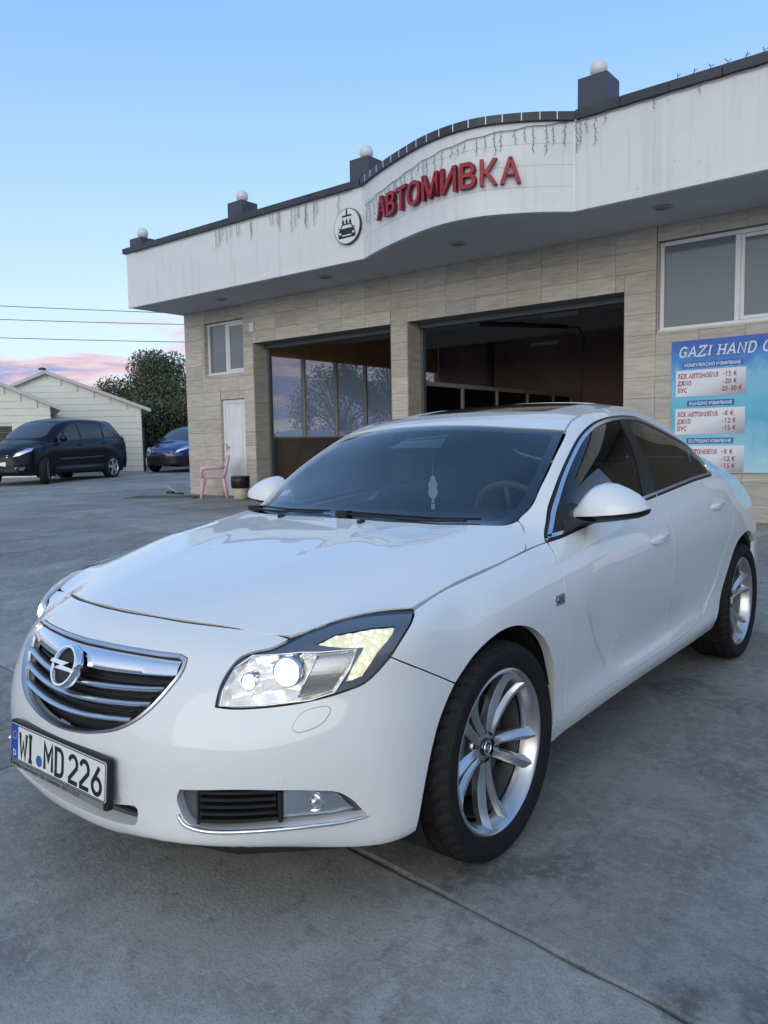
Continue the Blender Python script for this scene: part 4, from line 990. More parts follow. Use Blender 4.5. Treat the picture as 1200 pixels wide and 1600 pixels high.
# hanging ornament, a thing of its own
orn = thing('hanging_ornament', 'small pale ornament with a tag hanging from the mirror inside the windscreen', 'ornament', (0, .93, 1.05))
pale = mat('ornament_pale', (.55,.56,.55), rough=.6)
op = [(0,.085),(.012,.075),(.014,.060),(.024,.050),(.026,.035),(.020,.025),(.027,.010),(.024,-.010),(.012,-.022),(.006,-.028),(.008,-.045),(-.008,-.045),(-.006,-.028),(-.012,-.022),(-.024,-.010),(-.027,.010),(-.020,.025),(-.026,.035),(-.024,.050),(-.014,.060),(-.012,.075)]
bevel(MB().prism(op, -.003, .003, lambda a, b, d: (a, d, b)).obj('charm', pale, orn), .001, 1)
MB().tube([(0,0,.08),(.001,.0,.14),(0,.02,.21)], .001, 5).obj('cord', pale, orn)
MB().box((-.010,-.002,-.075),(.010,.002,-.05)).obj('tag', pale, orn)
stk = panel(B, 'windscreen_sticker', 'top', [(-.585,.50),(-.515,.475),(-.505,.515),(-.575,.54)], M['plate'], car, res=.02, gap=0, off=-.006, flange=0)
# ------------------------------------------------------------------ the yard
AX = Vector((-.6266,.7793,0)); RX = Vector((.7793,.6266,0)); C0 = Vector((CAM_POS[0], CAM_POS[1], 0))
GD = [-100,5,11,17,24,29,40,4000]; GZ = [0,0,.15,.167,.30,.38,.45,.45]
def gz(x, y): return float(np.interp((Vector((x, y, 0))-C0).dot(AX), GD, GZ))
def at(u, d, z=None):
    """point u metres to the right and d metres ahead of where the photographer stood"""
    p = C0+RX*u+AX*d; return Vector((p.x, p.y, gz(p.x, p.y) if z is None else z))
def concrete():
    m = mat('concrete', (.2,.2,.2), rough=.75); n = m.node_tree; b = n.nodes['Principled BSDF']; L = n.links.new
    t = n.nodes.new('ShaderNodeTexCoord')
    g = n.nodes.new('ShaderNodeNewGeometry')
    def noise(sc, det=6, ro=.55, src=None, mp=None, dist=0):
        x = n.nodes.new('ShaderNodeTexNoise'); x.inputs['Scale'].default_value = sc; x.inputs['Detail'].default_value = det; x.inputs['Roughness'].default_value = ro; x.inputs['Distortion'].default_value = dist
        if mp: q = n.nodes.new('ShaderNodeMapping'); q.inputs['Scale'].default_value = mp; q.inputs['Rotation'].default_value = (0,0,R(20)); L(g.outputs['Position'], q.inputs[0]); L(q.outputs[0], x.inputs[0])
        else: L(g.outputs['Position'], x.inputs[0])
        return x.outputs[0]
    def mr(src, a, b_, c=0, d=1):
        x = n.nodes.new('ShaderNodeMapRange'); x.interpolation_type = 'SMOOTHSTEP'; L(src, x.inputs[0]); x.inputs[1].default_value = a; x.inputs[2].default_value = b_; x.inputs[3].default_value = c; x.inputs[4].default_value = d; return x.outputs[0]
    def mix(f, c1, c2):
        x = n.nodes.new('ShaderNodeMix'); x.data_type = 'RGBA'
        if isinstance(f, float): x.inputs[0].default_value = f
        else: L(f, x.inputs[0])
        for i, c in ((6, c1), (7, c2)):
            if isinstance(c, tuple): x.inputs[i].default_value = (*c, 1)
            else: L(c, x.inputs[i])
        return x.outputs[2]
    base = mix(mr(noise(.9, 6, .6, dist=.5), .36, .64), (.255,.243,.22), (.385,.37,.338))
    base = mix(mr(noise(1.0, 7, .6, dist=.6, mp=(1, .28, 1)), .42, .68), base, (.205,.20,.188))
    base = mix(mr(noise(5.5, 9, .72, dist=.5), .47, .66, 0, .6), base, (.44,.43,.40))
    base = mix(mr(noise(11, 8, .7, dist=.3), .52, .66, 0, .55), base, (.175,.17,.158))
    base = mix(mr(noise(1.6, 7, .62, dist=.7), .56, .68, 0, .75), base, (.125,.122,.115))
    base = mix(mr(noise(26, 7, .75), .46, .64, 0, .6), base, (.42,.41,.385))
    base = mix(mr(noise(140, 3, .7), .45, .75, 0, .55), base, (.10,.10,.10))
    base = mix(mr(noise(85, 2, .5), .66, .72, 0, .6), base, (.38,.38,.37))
    vo = n.nodes.new('ShaderNodeTexVoronoi'); vo.feature = 'DISTANCE_TO_EDGE'; vo.inputs['Scale'].default_value = .55
    wq = n.nodes.new('ShaderNodeTexNoise'); wq.inputs['Scale'].default_value = 2.2; wq.inputs['Detail'].default_value = 8; L(g.outputs['Position'], wq.inputs[0])
    wa = n.nodes.new('ShaderNodeVectorMath'); wa.operation = 'MULTIPLY_ADD'; L(wq.outputs['Color'], wa.inputs[0]); wa.inputs[1].default_value = (.7,.7,0); L(g.outputs['Position'], wa.inputs[2]); L(wa.outputs[0], vo.inputs['Vector'])
    ck = n.nodes.new('ShaderNodeMath'); ck.operation = 'MULTIPLY'; L(mr(vo.outputs['Distance'], .0, .004, .30, 0), ck.inputs[0]); L(mr(noise(.8, 4), .52, .6), ck.inputs[1])
    base = mix(ck.outputs[0], base, (.05,.05,.05))
    sp = n.nodes.new('ShaderNodeTexVoronoi'); sp.inputs['Scale'].default_value = 3.1; L(g.outputs['Position'], sp.inputs['Vector'])
    base = mix(mr(sp.outputs['Distance'], .02, .07, .55, 0), base, (.06,.06,.06))
    oi = n.nodes.new('ShaderNodeObjectInfo')
    hv = n.nodes.new('ShaderNodeHueSaturation'); L(base, hv.inputs['Color']); L(mr(oi.outputs['Random'], 0, 1, .88, 1.12), hv.inputs['Value'])
    b.inputs['Specular IOR Level'].default_value = .3
    L(hv.outputs[0], b.inputs['Base Color'])
    L(mr(noise(1.3, 6), .35, .7, .52, .85), b.inputs['Roughness'])
    bp = n.nodes.new('ShaderNodeBump'); bp.inputs['Strength'].default_value = .8; bp.inputs['Distance'].default_value = .005
    ad = n.nodes.new('ShaderNodeMath'); ad.operation = 'ADD'; L(noise(70, 6, .7), ad.inputs[0]); L(noise(9, 5, .6), ad.inputs[1]); L(ad.outputs[0], bp.inputs['Height']); L(bp.outputs[0], b.inputs['Normal'])
    return m
M['concrete'] = concrete()
M['joint'] = mat('joint_filler', (.045,.045,.046), rough=.9)
M['soil'] = mat('far_ground', (.10,.095,.08), rough=.95, var=.4, vscale=.3)
gv = []; gf = []
gx = [-900,-200,-60]+list(range(-44, 25, 4))+[60,200,900]; gy = [-900,-200,-60]+list(range(-28, 45, 4))+[60,200,900]
for x in gx:
    for y in gy: gv.append((x, y, gz(x, y)-.022))
ny = len(gy)
ground = obj('ground', gv, [(i*ny+j, (i+1)*ny+j, (i+1)*ny+j+1, i*ny+j+1) for i in range(len(gx)-1) for j in range(ny-1)], M['joint']); ground['kind'] = 'structure'
th = math.atan(-.104); cu_, su_ = math.cos(th), math.sin(th)
def slab(u0, u1, v0, v1, fine=False):
    """one concrete slab of the yard, edges slightly worn, top following the slope"""
    nu, nv = (60, 60) if fine else (4, 4); jt = .0055 if fine else .003; v = []; f = []; e = .0055
    U = [u0+e, u0+e+.012]+[u0+(u1-u0)*k/nu for k in range(1, nu)]+[u1-e-.012, u1-e]; V = [v0+e, v0+e+.012]+[v0+(v1-v0)*k/nv for k in range(1, nv)]+[v1-e-.012, v1-e]
    for i, a in enumerate(U):
        for j, b in enumerate(V):
            jx = rnd.uniform(-jt, jt) if i in (0, len(U)-1) or j in (0, len(V)-1) else 0
            x = a*cu_-(b+jx)*su_; y = -.19+a*su_+(b+jx)*cu_; dz = -.004 if i in (0, len(U)-1) or j in (0, len(V)-1) else 0
            v.append((x, y, gz(x, y)+dz))
    q = len(V)
    f = [(i*q+j, (i+1)*q+j, (i+1)*q+j+1, i*q+j+1) for i in range(len(U)-1) for j in range(q-1)]
    per = [i*q for i in range(len(U))]+[(len(U)-1)*q+j for j in range(1, q)]+[i*q+q-1 for i in range(len(U)-2, -1, -1)]+[j for j in range(q-2, 0, -1)]
    k = len(v); v += [(v[i][0], v[i][1], v[i][2]-.03) for i in per]; m = len(per)
    f += [(per[i], k+i, k+(i+1) % m, per[(i+1) % m]) for i in range(m)]
    o = obj('slab', v, f, M['concrete'], ground, smooth=False); return o
us = [-56,-46,-36,-31,-26,-21,-16,-11,-6,-1,4,9,14,22]; vs_ = [-14,-10.6,-7.2,-3.6,0,3.68,5.6,9.2,12.8,16.4,20,24,30]
for a, b in zip(us[:-1], us[1:]):
    for c, d in zip(vs_[:-1], vs_[1:]): slab(a, b, c, d, a in (-1,) and c in (-3.6, 0))

# ------------------------------------------------------------------ the car wash
def travertine():
    m = mat('travertine_tile', (.3,.27,.22), rough=.42); n = m.node_tree; b = n.nodes['Principled BSDF']; L = n.links.new
    g = n.nodes.new('ShaderNodeTexCoord'); oi = n.nodes.new('ShaderNodeObjectInfo')
    sc = n.nodes.new('ShaderNodeVectorMath'); sc.operation = 'SCALE'; cmb = n.nodes.new('ShaderNodeCombineXYZ'); L(oi.outputs['Random'], cmb.inputs[0]); L(oi.outputs['Random'], cmb.inputs[2])
    L(cmb.outputs[0], sc.inputs[0]); sc.inputs['Scale'].default_value = 37
    ad = n.nodes.new('ShaderNodeVectorMath'); ad.operation = 'ADD'; L(g.outputs['Object'], ad.inputs[0]); L(sc.outputs[0], ad.inputs[1])
    def noise(mp, s, d=6):
        q = n.nodes.new('ShaderNodeMapping'); q.inputs['Scale'].default_value = mp; L(ad.outputs[0], q.inputs[0])
        x = n.nodes.new('ShaderNodeTexNoise'); x.inputs['Scale'].default_value = s; x.inputs['Detail'].default_value = d; x.inputs['Distortion'].default_value = .5; L(q.outputs[0], x.inputs[0]); return x.outputs[0]
    r = n.nodes.new('ShaderNodeValToRGB'); e = r.color_ramp.elements; e[0].position = .32; e[0].color = (.42,.37,.30,1); e[1].position = .68; e[1].color = (.57,.525,.45,1); k = e.new(.5); k.color = (.50,.45,.38,1)
    L(noise((1.2, 1.2, 11), 2.2), r.inputs[0])
    r2 = n.nodes.new('ShaderNodeMapRange'); L(noise((2.5, 2.5, 40), 2.0, 4), r2.inputs[0]); r2.inputs[1].default_value = .56; r2.inputs[2].default_value = .70; r2.inputs[4].default_value = .32
    mx = n.nodes.new('ShaderNodeMix'); mx.data_type = 'RGBA'; L(r2.outputs[0], mx.inputs[0]); L(r.outputs[0], mx.inputs[6]); mx.inputs[7].default_value = (.30,.25,.19,1)
    hv = n.nodes.new('ShaderNodeHueSaturation'); L(mx.outputs[2], hv.inputs['Color']); mr = n.nodes.new('ShaderNodeMapRange'); L(oi.outputs['Random'], mr.inputs[0]); mr.inputs[3].default_value = .86; mr.inputs[4].default_value = 1.1; L(mr.outputs[0], hv.inputs['Value'])
    L(hv.outputs[0], b.inputs['Base Color']); return m
def weathered(name, col, dirt, amt=.5, sc=1.0):
    """painted metal with rain streaks and specks"""
    m = mat(name, col, rough=.42); n = m.node_tree; b = n.nodes['Principled BSDF']; L = n.links.new
    g = n.nodes.new('ShaderNodeNewGeometry')
    def noise(mp, s, d, lo, hi, a):
        q = n.nodes.new('ShaderNodeMapping'); q.inputs['Scale'].default_value = mp; L(g.outputs['Position'], q.inputs[0])
        x = n.nodes.new('ShaderNodeTexNoise'); x.inputs['Scale'].default_value = s; x.inputs['Detail'].default_value = d; L(q.outputs[0], x.inputs[0])
        r = n.nodes.new('ShaderNodeMapRange'); r.interpolation_type = 'SMOOTHSTEP'; L(x.outputs[0], r.inputs[0]); r.inputs[1].default_value = lo; r.inputs[2].default_value = hi; r.inputs[4].default_value = a; return r.outputs[0]
    c = None
    for f, k in ((noise((5, 5, .35), 1.6*sc, 5, .50, .74, amt), dirt), (noise((1, 1, 1), 13*sc, 3, .69, .73, amt*.9), tuple(x*.55 for x in dirt)), (noise((1, 1, 1.6), .9*sc, 4, .45, .7, amt*.4), dirt)):
        mx = n.nodes.new('ShaderNodeMix'); mx.data_type = 'RGBA'; L(f, mx.inputs[0])
        if c is None: mx.inputs[6].default_value = (*col, 1)
        else: L(c, mx.inputs[6])
        mx.inputs[7].default_value = (*k, 1); c = mx.outputs[2]
    L(c, b.inputs['Base Color']); return m
M['tile'] = travertine(); M['grout'] = mat('grout', (.20,.185,.16), rough=.9)
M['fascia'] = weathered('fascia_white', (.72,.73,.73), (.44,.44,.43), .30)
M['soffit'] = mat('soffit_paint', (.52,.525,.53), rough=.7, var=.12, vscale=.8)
M['coping'] = mat('coping_grey', (.045,.05,.065), rough=.45, var=.35, vscale=3)
M['pvc'] = weathered('window_pvc', (.74,.75,.76), (.45,.43,.40), .4, 2.5)
M['pane'] = mat('grey_pane', (.15,.175,.20), rough=.06, spec=.8)  # grey base paints in the soffit and sky mirrored by the glass
M['maroon'] = mat('bay_wall', (.20,.135,.115), rough=.75, var=.3, vscale=1.2)
M['orange_lit'] = mat('bay_beam', (.55,.32,.14), rough=.8, var=.2, vscale=1.5)  # warm orange light on the beam is put into its colour
M['ceil'] = mat('bay_ceiling', (.25,.235,.22), rough=.85)
M['brown'] = mat('low_wall', (.16,.125,.105), rough=.8, var=.3, vscale=3)
M['floor'] = mat('bay_floor', (.13,.13,.13), rough=.4)
M['mull'] = mat('partition_frame', (.36,.33,.30), rough=.5)
M['foggy'] = glass_mat('foggy_glass', (.86,.90,.95), milk=.46, milkc=(.74,.80,.84))
M['darkglass'] = glass_mat('dark_glass', (.10,.10,.10))
FY = 9.22; ZT = 4.268
bld = thing('car_wash', 'long beige stone-tiled car wash with two open bays and a bulging white fascia', 'building', (-5, FY, .16))
BO = Vector((-5, FY, .16))
def bo(name, mb, m, parent=bld, smooth=False):
    """part of the building, given in world coordinates"""
    k = Vector((0,0,0)) if parent is not bld else BO
    return obj(name, [tuple(Vector(p)-BO) for p in mb.v], mb.f, m, parent, smooth)
# openings in the front wall: x0, x1, z0, z1
OPEN = [(-12.02,-10.73,2.84,3.98), (-11.54,-10.75,0,2.29), (-10.43,-6.73,0,3.42), (-6.36,-2.38,0,3.42), (-1.905,.62,2.80,4.05)]
def rect_minus(r, holes):
    out = [r]
    for (a0, a1, b0, b1) in holes:
        nx = []
        for (x0, x1, z0, z1) in out:
            if a1 <= x0 or a0 >= x1 or b1 <= z0 or b0 >= z1: nx.append((x0, x1, z0, z1)); continue
            if a0 > x0: nx.append((x0, a0, z0, z1))
            if a1 < x1: nx.append((a1, x1, z0, z1))
            if b0 > z0: nx.append((max(x0, a0), min(x1, a1), z0, b0))
            if b1 < z1: nx.append((max(x0, a0), min(x1, a1), b1, z1))
        out = nx
    return out
wl0 = MB()
for (x0, x1, z0, z1) in rect_minus((-12.72, 4.2, -.1, 4.4), OPEN): wl0.box((x0, FY, z0), (x1, FY+.47, z1))
fw_ = bo('front_wall', wl0, M['grout'])
TW, TH = .60, .30; tcache = {}
def tile_at(x0, x1, z0, z1):
    e = .0018; w, h = x1-x0-2*e, z1-z0-2*e
    if w < .02 or h < .02: return
    key = (round(w, 3), round(h, 3))
    if key not in tcache:
        c = .0025; a, b = w/2, h/2
        v = [(-a,0,-b),(a,0,-b),(a,0,b),(-a,0,b),(-a,-.007,-b),(a,-.007,-b),(a,-.007,b),(-a,-.007,b),(-a+c,-.0095,-b+c),(a-c,-.0095,-b+c),(a-c,-.0095,b-c),(-a+c,-.0095,b-c)]
        f = [(0,1,5,4),(1,2,6,5),(2,3,7,6),(3,0,4,7),(4,5,9,8),(5,6,10,9),(6,7,11,10),(7,4,8,11),(8,9,10,11)]
        me = bpy.data.meshes.new('tile'); me.from_pydata(v, [], f); me.materials.append(M['tile']); tcache[key] = me
    o = bpy.data.objects.new('tile', tcache[key]); COL.objects.link(o); o.parent = fw_
    o.location = Vector(((x0+x1)/2, FY+rnd.uniform(-.0012, .0004), (z0+z1)/2))-BO
x = -12.72; cells = []
for i in range(24):
    for j in range(15):
        z0 = ZT-(j+1)*TH
        if z0 > -.2: cells.append((-12.72+i*TW, -12.72+(i+1)*TW, z0, z0+TH))
for c in cells:
    for r in rect_minus(c, OPEN): tile_at(*r)
# tiled reveals of the openings: their own slabs
rv_ = MB()
for (x0, x1, z0, z1), dp in zip(OPEN, (.14, .12, .46, .46, .14)):
    for k in range(15):
        a, b = max(z0, ZT-(k+1)*TH), min(z1, ZT-k*TH)
        if b-a > .03: rv_.box((x0, FY+.002, a+.002), (x0+.008, FY+dp, b-.002)); rv_.box((x1-.008, FY+.002, a+.002), (x1, FY+dp, b-.002))
bo('reveal', rv_, M['tile'])['kind'] = 'stuff'
# side walls, back wall, floor, ceiling, partitions
s = MB()
for (y0, y1, z0, z1) in rect_minus((FY+.471, 20.0, -.1, 4.4), [(10.0, 19.2, 1.0, 3.6)]): s.box((-12.72, y0, z0), (-12.52, y1, z1))
bo('side_wall', s, M['grout'])
bo('back_wall', MB().box((-10.5, 16.2, -.1), (4.2, 16.4, 4.4)), M['maroon'])
bo('right_wall', MB().box((-2.2, FY+.471, -.1), (-2.0, 16.19, 4.0)), M['maroon'])
bo('end_wall', MB().box((4.0, FY+.471, -.1), (4.2, 16.19, 4.4)), M['grout'])
bo('bay_floor', MB().box((-12.5, FY+.02, -.08), (-2.2, 16.19, .175)), M['floor'])
bo('ceiling', MB().box((-12.51, FY+.471, 4.0), (3.99, 19.99, 4.15)), M['ceil'])
bo('roof_deck', MB().box((-12.78, 8.0, 4.62), (4.2, 16.4, 4.74)), M['ceil'])
for y in (11.6, 13.9): bo('ceiling_beam', MB().box((-10.5, y, 3.62), (-2.21, y+.3, 3.998)), M['ceil'])
bo('room_wall', MB().box((-10.66, FY+.475, .175), (-10.52, 16.19, 1.42)), M['brown'])
bo('room_beam', MB().box((-10.66, FY+.475, 3.22), (-10.52, 16.19, 3.998)), M['orange_lit'])
gl0 = bo('partition_sill', MB().box((-10.67, FY+.475, 1.421), (-10.51, 16.19, 1.46)), M['mull'])
ys_ = [9.70, 10.87, 11.97, 13.07, 14.17, 15.2, 16.18]
for y in ys_: bo('mullion', MB().box((-10.64, y-.03, 1.461), (-10.54, y+.03, 3.219)), M['mull'])
for a, b in zip(ys_[:-1], ys_[1:]): bo('pane', MB().box((-10.595, a+.031, 1.461), (-10.585, b-.031, 3.219)), M['foggy'])
# second partition between the bays
ys2 = [9.70, 9.85, 11.2, 12.55, 13.9, 15.2, 16.15]
bo('bay_partition_rail', MB().box((-6.54, FY+.475, 2.34), (-6.46, 16.19, 2.42)), M['mull'])
bo('bay_partition_rail', MB().box((-6.54, FY+.475, .175), (-6.46, 16.19, .50)), M['brown'])
for y in ys2: bo('partition_post', MB().box((-6.535, y-.035, .501), (-6.465, y+.035, 2.339)), M['mull'])
for a, b in zip(ys2[:-1], ys2[1:]): bo('partition_pane', MB().box((-6.505, a+.036, .501), (-6.495, b-.036, 2.339)), M['darkglass'])
for x0, x1 in ((-10.43,-6.73), (-6.36,-2.38)):   # roller shutter boxes and rails
    bo('shutter_box', MB().box((x0+.01, FY+.30, 3.33), (x1-.01, FY+.469, 3.418)), M['trim'])
    for x in (x0+.009, x1-.069): bo('shutter_rail', MB().box((x, FY+.38, .18), (x+.06, FY+.465, 3.328)), M['trim'])
po = tag(obj('wall_poster', *(lambda m: (m.v, m.f))(MB().box((-4.75, 16.17, 2.58), (-4.0, 16.195, 3.12))), mat('poster_print', (.30,.31,.33), rough=.6)), 'small pale printed notice with blue bands on the dark wall inside the right bay', 'poster')
for z0, z1 in ((2.60,2.68), (3.02,3.10)): obj('poster_band', *(lambda m: (m.v, m.f))(MB().box((-4.73, 16.165, z0), (-4.02, 16.169, z1))), mat('poster_blue', (.03,.05,.18), rough=.6), po)
boom = thing('wash_boom', 'dark ceiling boom with a hanging hose inside the right bay', 'wash boom', (-5.6, 12.0, 3.6))
MB().tube([(-.6,-.6,.0),(.3,.1,-.05),(.75,.5,-.08)], .045, 8).obj('arm', M['black'], boom, True)
MB().tube([(.7,.47,-.09),(.95,.6,-.1),(1.05,.62,-.3),(1.0,.6,-1.4),(1.0,.6,-2.2)], .018, 6).obj('hose', M['black'], boom, True)
MB().box((-.05,-.05,0),(.05,.05,.39)).obj('bracket', M['black'], boom)
for k, (x, y, z, wh) in enumerate(((-6.2,14.2,3.45,'beside the bay partition'), (-2.6,14.0,3.5,'near the right wall'), (-4.4,11.3,3.55,'over the middle'))):
    t = thing('strip_light', 'switched off strip light inside the right bay '+wh, 'lamp', (x, y, z), 0, 'strip lights in the right bay')
    MB().box((-.35,-.03,-.02),(.35,.03,.05)).obj('tube', M['mull'], t)
pw = thing('pressure_washer', 'boxy pressure washer standing by the back wall of the right bay', 'pressure washer', (-3.6, 15.6, .175))
bevel(MB().box((-.45,-.3,.12),(.45,.3,.95)).obj('housing', M['trim'], pw), .03, 2)
for x in (-.33,.33): MB().lathe([(0,-.03),(.12,-.03),(.12,.03),(0,.03)], 16, (x,-.33,.12), 'Y').obj('castor', M['rubber'], pw)
MB().tube([(.2,-.31,.8),(.3,-.42,.5),(0,-.45,.3),(-.3,-.42,.5),(-.2,-.33,.75)], .02, 6).obj('hose', M['black'], pw, True)
# fascia: plan of its outer face, from the left corner to beyond the right edge
FPL = [(-12.83,7.86),(-6.19,7.86)]; FBU = [(-6.19,7.86),(-5.60,7.56),(-4.81,7.24),(-4.40,7.11),(-4.01,7.05),(-3.70,7.06),(-3.44,7.12),(-2.91,7.40),(-2.49,7.74)]; FPR = [(-2.49,7.74),(4.2,7.64)]
ZF0, ZF1 = ZT, 5.40
def strip_solid(path, z0, z1, t0, t1):
    """solid following a plan path: from t0 in front of to t1 behind its face"""
    P = [Vector((p[0], p[1], 0)) for p in path]; v = []
    for i, p in enumerate(P):
        d = (P[min(i+1, len(P)-1)]-P[max(i-1, 0)]).normalized(); n = Vector((d.y, -d.x, 0))
        for off, z in ((t0, z0), (t0, z1), (-t1, z1), (-t1, z0)): q = p+n*off; v.append((q.x, q.y, z))
    m = MB(); f = [(i*4+k, (i+1)*4+k, (i+1)*4+(k+1) % 4, i*4+(k+1) % 4) for i in range(len(P)-1) for k in range(4)]
    m.add(v, f+[(0,1,2,3), tuple((len(P)-1)*4+k for k in (3,2,1,0))]); return m
def lerp_path(p, n): return [tuple(np.array(p[0])+(np.array(p[1])-np.array(p[0]))*k/n) for k in range(n+1)]
bulge = [tuple(q) for q in spline(FBU, .12)]
L_ = lerp_path(FPL, 5); R_ = lerp_path(FPR, 18)
for a, b in zip(L_[:-1], L_[1:]): bo('fascia_panel', strip_solid([(a[0]+.0004, a[1]), (b[0]-.0004, b[1])], ZF0+.045, ZF1, 0, .06), M['fascia'])
for a, b in zip(R_[:-1], R_[1:]): bo('fascia_panel', strip_solid([(a[0]+.0004, a[1]), (b[0]-.0004, b[1])], ZF0+.045, ZF1, 0, .06), M['fascia'])
nb = 4; hb = (ZF1-ZF0-.045)/nb
for k in range(nb): bo('fascia_board', strip_solid(bulge, ZF0+.045+k*hb+.0018, ZF0+.045+(k+1)*hb-.0018, 0, .06), M['fascia'])
bo('fascia_corner', strip_solid([(-6.20,7.862),(-6.17,7.848)], ZF0+.045, ZF1, .006, .05), M['pvc']); bo('fascia_corner', strip_solid([(-2.505,7.73),(-2.47,7.741)], ZF0+.045, ZF1, .008, .05), M['pvc'])
bo('fascia_core', strip_solid([(-12.80,7.86)]+FPL[1:]+bulge[1:]+FPR[1:], ZF0+.05, ZF1-.005, -.065, .15), M['ceil'])
for pth in (FPL, bulge, FPR): bo('fascia_trim', strip_solid(pth, ZF0-.008, ZF0+.044, .012, .06), M['fascia'])
bo('fascia_return', MB().box((-12.83, 7.93, ZF0), (-12.77, 16.4, ZF1)), M['fascia'])
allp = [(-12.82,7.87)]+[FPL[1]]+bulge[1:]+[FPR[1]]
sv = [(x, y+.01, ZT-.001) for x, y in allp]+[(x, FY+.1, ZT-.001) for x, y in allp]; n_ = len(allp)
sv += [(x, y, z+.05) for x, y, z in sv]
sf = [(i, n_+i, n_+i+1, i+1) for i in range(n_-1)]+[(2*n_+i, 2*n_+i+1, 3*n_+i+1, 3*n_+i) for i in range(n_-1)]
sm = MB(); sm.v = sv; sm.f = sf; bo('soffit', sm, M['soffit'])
# coping: separate cap pieces
def cope(path, mat_=M['coping'], h=.105): bo('coping', strip_solid(path, ZF1+.002, ZF1+h, .055, .30), mat_)
for a, b in zip(*(lambda q: (q[:-1], q[1:]))(lerp_path(((-12.90,7.86),(-6.22,7.86)), 6))): cope([(a[0]+.004, a[1]), (b[0]-.004, b[1])])
bl2 = [tuple(q) for q in spline(FBU, .02)]
npc = 18; seg = len(bl2)//npc
for k in range(npc):
    pp_ = bl2[k*seg:(k+1)*seg+1] if k < npc-1 else bl2[k*seg:]
    if len(pp_) > 1: cope([pp_[0], pp_[len(pp_)//2], pp_[-1]] if len(pp_) > 2 else pp_)
    q = bl2[k*seg]; d = Vector((bl2[k*seg+1][0]-q[0], bl2[k*seg+1][1]-q[1], 0)).normalized()
    if k: bo('coping_joint', strip_solid([(q[0]-d.x*.007, q[1]-d.y*.007), (q[0]+d.x*.007, q[1]+d.y*.007)], ZF1+.003, ZF1+.108, .058, .303), M['fascia'])
for a, b in zip(*(lambda q: (q[:-1], q[1:]))(lerp_path(((-2.46,7.738),(4.2,7.64)), 11))): cope([(a[0]+.005, a[1]), (b[0]-.005, b[1])], h=.115)
# globe lamps on the coping
M['globe'] = mat('opal_globe', (.70,.71,.70), rough=.3, coat=.3); M['post'] = mat('lamp_pedestal', (.06,.065,.085), rough=.5, var=.2, vscale=4)
wherel = ['at the far left corner of the roof edge', 'second along the roof edge from the left', 'just left of the bulging fascia', 'just right of the bulging fascia', 'at the cut-off right edge of the roof']
for k, (x, y, h) in enumerate(((-12.55,8.10,.30), (-9.33,8.08,.40), (-6.27,8.06,.46), (-2.26,7.96,.52), (.62,7.90,.12))):
    t = thing('globe_lamp', 'white globe lamp on dark pedestal '+wherel[k], 'lamp', (x, y, ZF1+.0), 0, 'globe lamps along the roof edge')
    bevel(MB().box((-.20,-.20,.0),(.20,.20,h)).obj('pedestal', M['post'], t), .008, 1)
    MB().lathe([(.05,h),(.05,h+.02),(.045,h+.03)]+[(.115*math.sin(a), h+.13-.115*math.cos(a)) for a in np.linspace(.42, math.pi, 16)], 28).obj('globe', M['globe'], t, True)
# soffit downlights
for k, (x, y, wh) in enumerate(((-10.6,8.55,'near the far left corner'), (-7.6,8.45,'below the round logo'), (-4.55,8.1,'below the bulge'), (-1.55,8.35,'above the large right window'))):
    t = thing('soffit_light', 'round unlit soffit downlight '+wh, 'downlight', (x, y, ZT), 0, 'downlights in the soffit')
    MB().lathe([(.13,-.012),(.13,.0),(.095,.0),(.09,-.016),(.12,-.016),(.13,-.012)], 28).obj('ring', M['mull'], t); MB().lathe([(0,-.004),(.09,-.004)], 24).obj('diffuser', M['ceil'], t)
# small window, door, large window
def window(name, x0, x1, z0, z1, split, parent=bld, y=FY+.09):
    w = bo(name, MB().box((x0+.009, y+.05, z0+.002), (x1-.009, y+.052, z1-.002)), M['ceil'])
    f = .055
    for nm, a, b in (('frame', (x0+.01, y-.01, z0+.003), (x0+.01+f, y+.05, z1-.003)), ('frame', (x1-.01-f, y-.01, z0+.003), (x1-.01, y+.05, z1-.003)), ('frame', (x0+.01+f, y-.01, z0+.003), (x1-.01-f, y+.05, z0+.003+f)), ('frame', (x0+.01+f, y-.01, z1-.003-f), (x1-.01-f, y+.05, z1-.003))): bevel(bo(nm, MB().box(a, b), M['pvc'], w), .006, 1)
    xs = [x0+.01+f]+[x0+(x1-x0)*q for q in split]+[x1-.01-f]
    for i in range(len(xs)-1):
        a, b = xs[i], xs[i+1]
        if i: bevel(bo('mullion', MB().box((a-.035, y-.005, z0+f+.004), (a+.035, y+.05, z1-f-.004)), M['pvc'], w), .005, 1)
        aa = a+(.036 if i else .001); bb = b-(.036 if i < len(xs)-2 else .001); g = .05 if i else 0
        if g:
            for p0, p1 in (((aa, y+.004, z0+f+.006), (aa+g, y+.045, z1-f-.006)), ((bb-g, y+.004, z0+f+.006), (bb, y+.045, z1-f-.006)), ((aa+g, y+.004, z0+f+.006), (bb-g, y+.045, z0+f+.006+g)), ((aa+g, y+.004, z1-f-.006-g), (bb-g, y+.045, z1-f-.006))): bevel(bo('sash', MB().box(p0, p1), M['pvc'], w), .005, 1)
        bo('pane', MB().box((aa+g+.001, y+.024, z0+f+.005+g), (bb-g-.001, y+.03, z1-f-.005-g)), M['pane'], w)
    bo('sill', MB().box((x0+.012, y-.06, z0+.0025), (x1-.012, y-.012, z0+.025)), M['pvc'], w)
    return w
window('window', -12.02, -10.73, 2.84, 3.98, (.5,)); window('window', -1.905, .62, 2.80, 4.05, (.415,))
dw = bo('door', MB().box((-11.50, FY+.07, .172), (-10.76, FY+.10, 2.27)), M['pvc'])
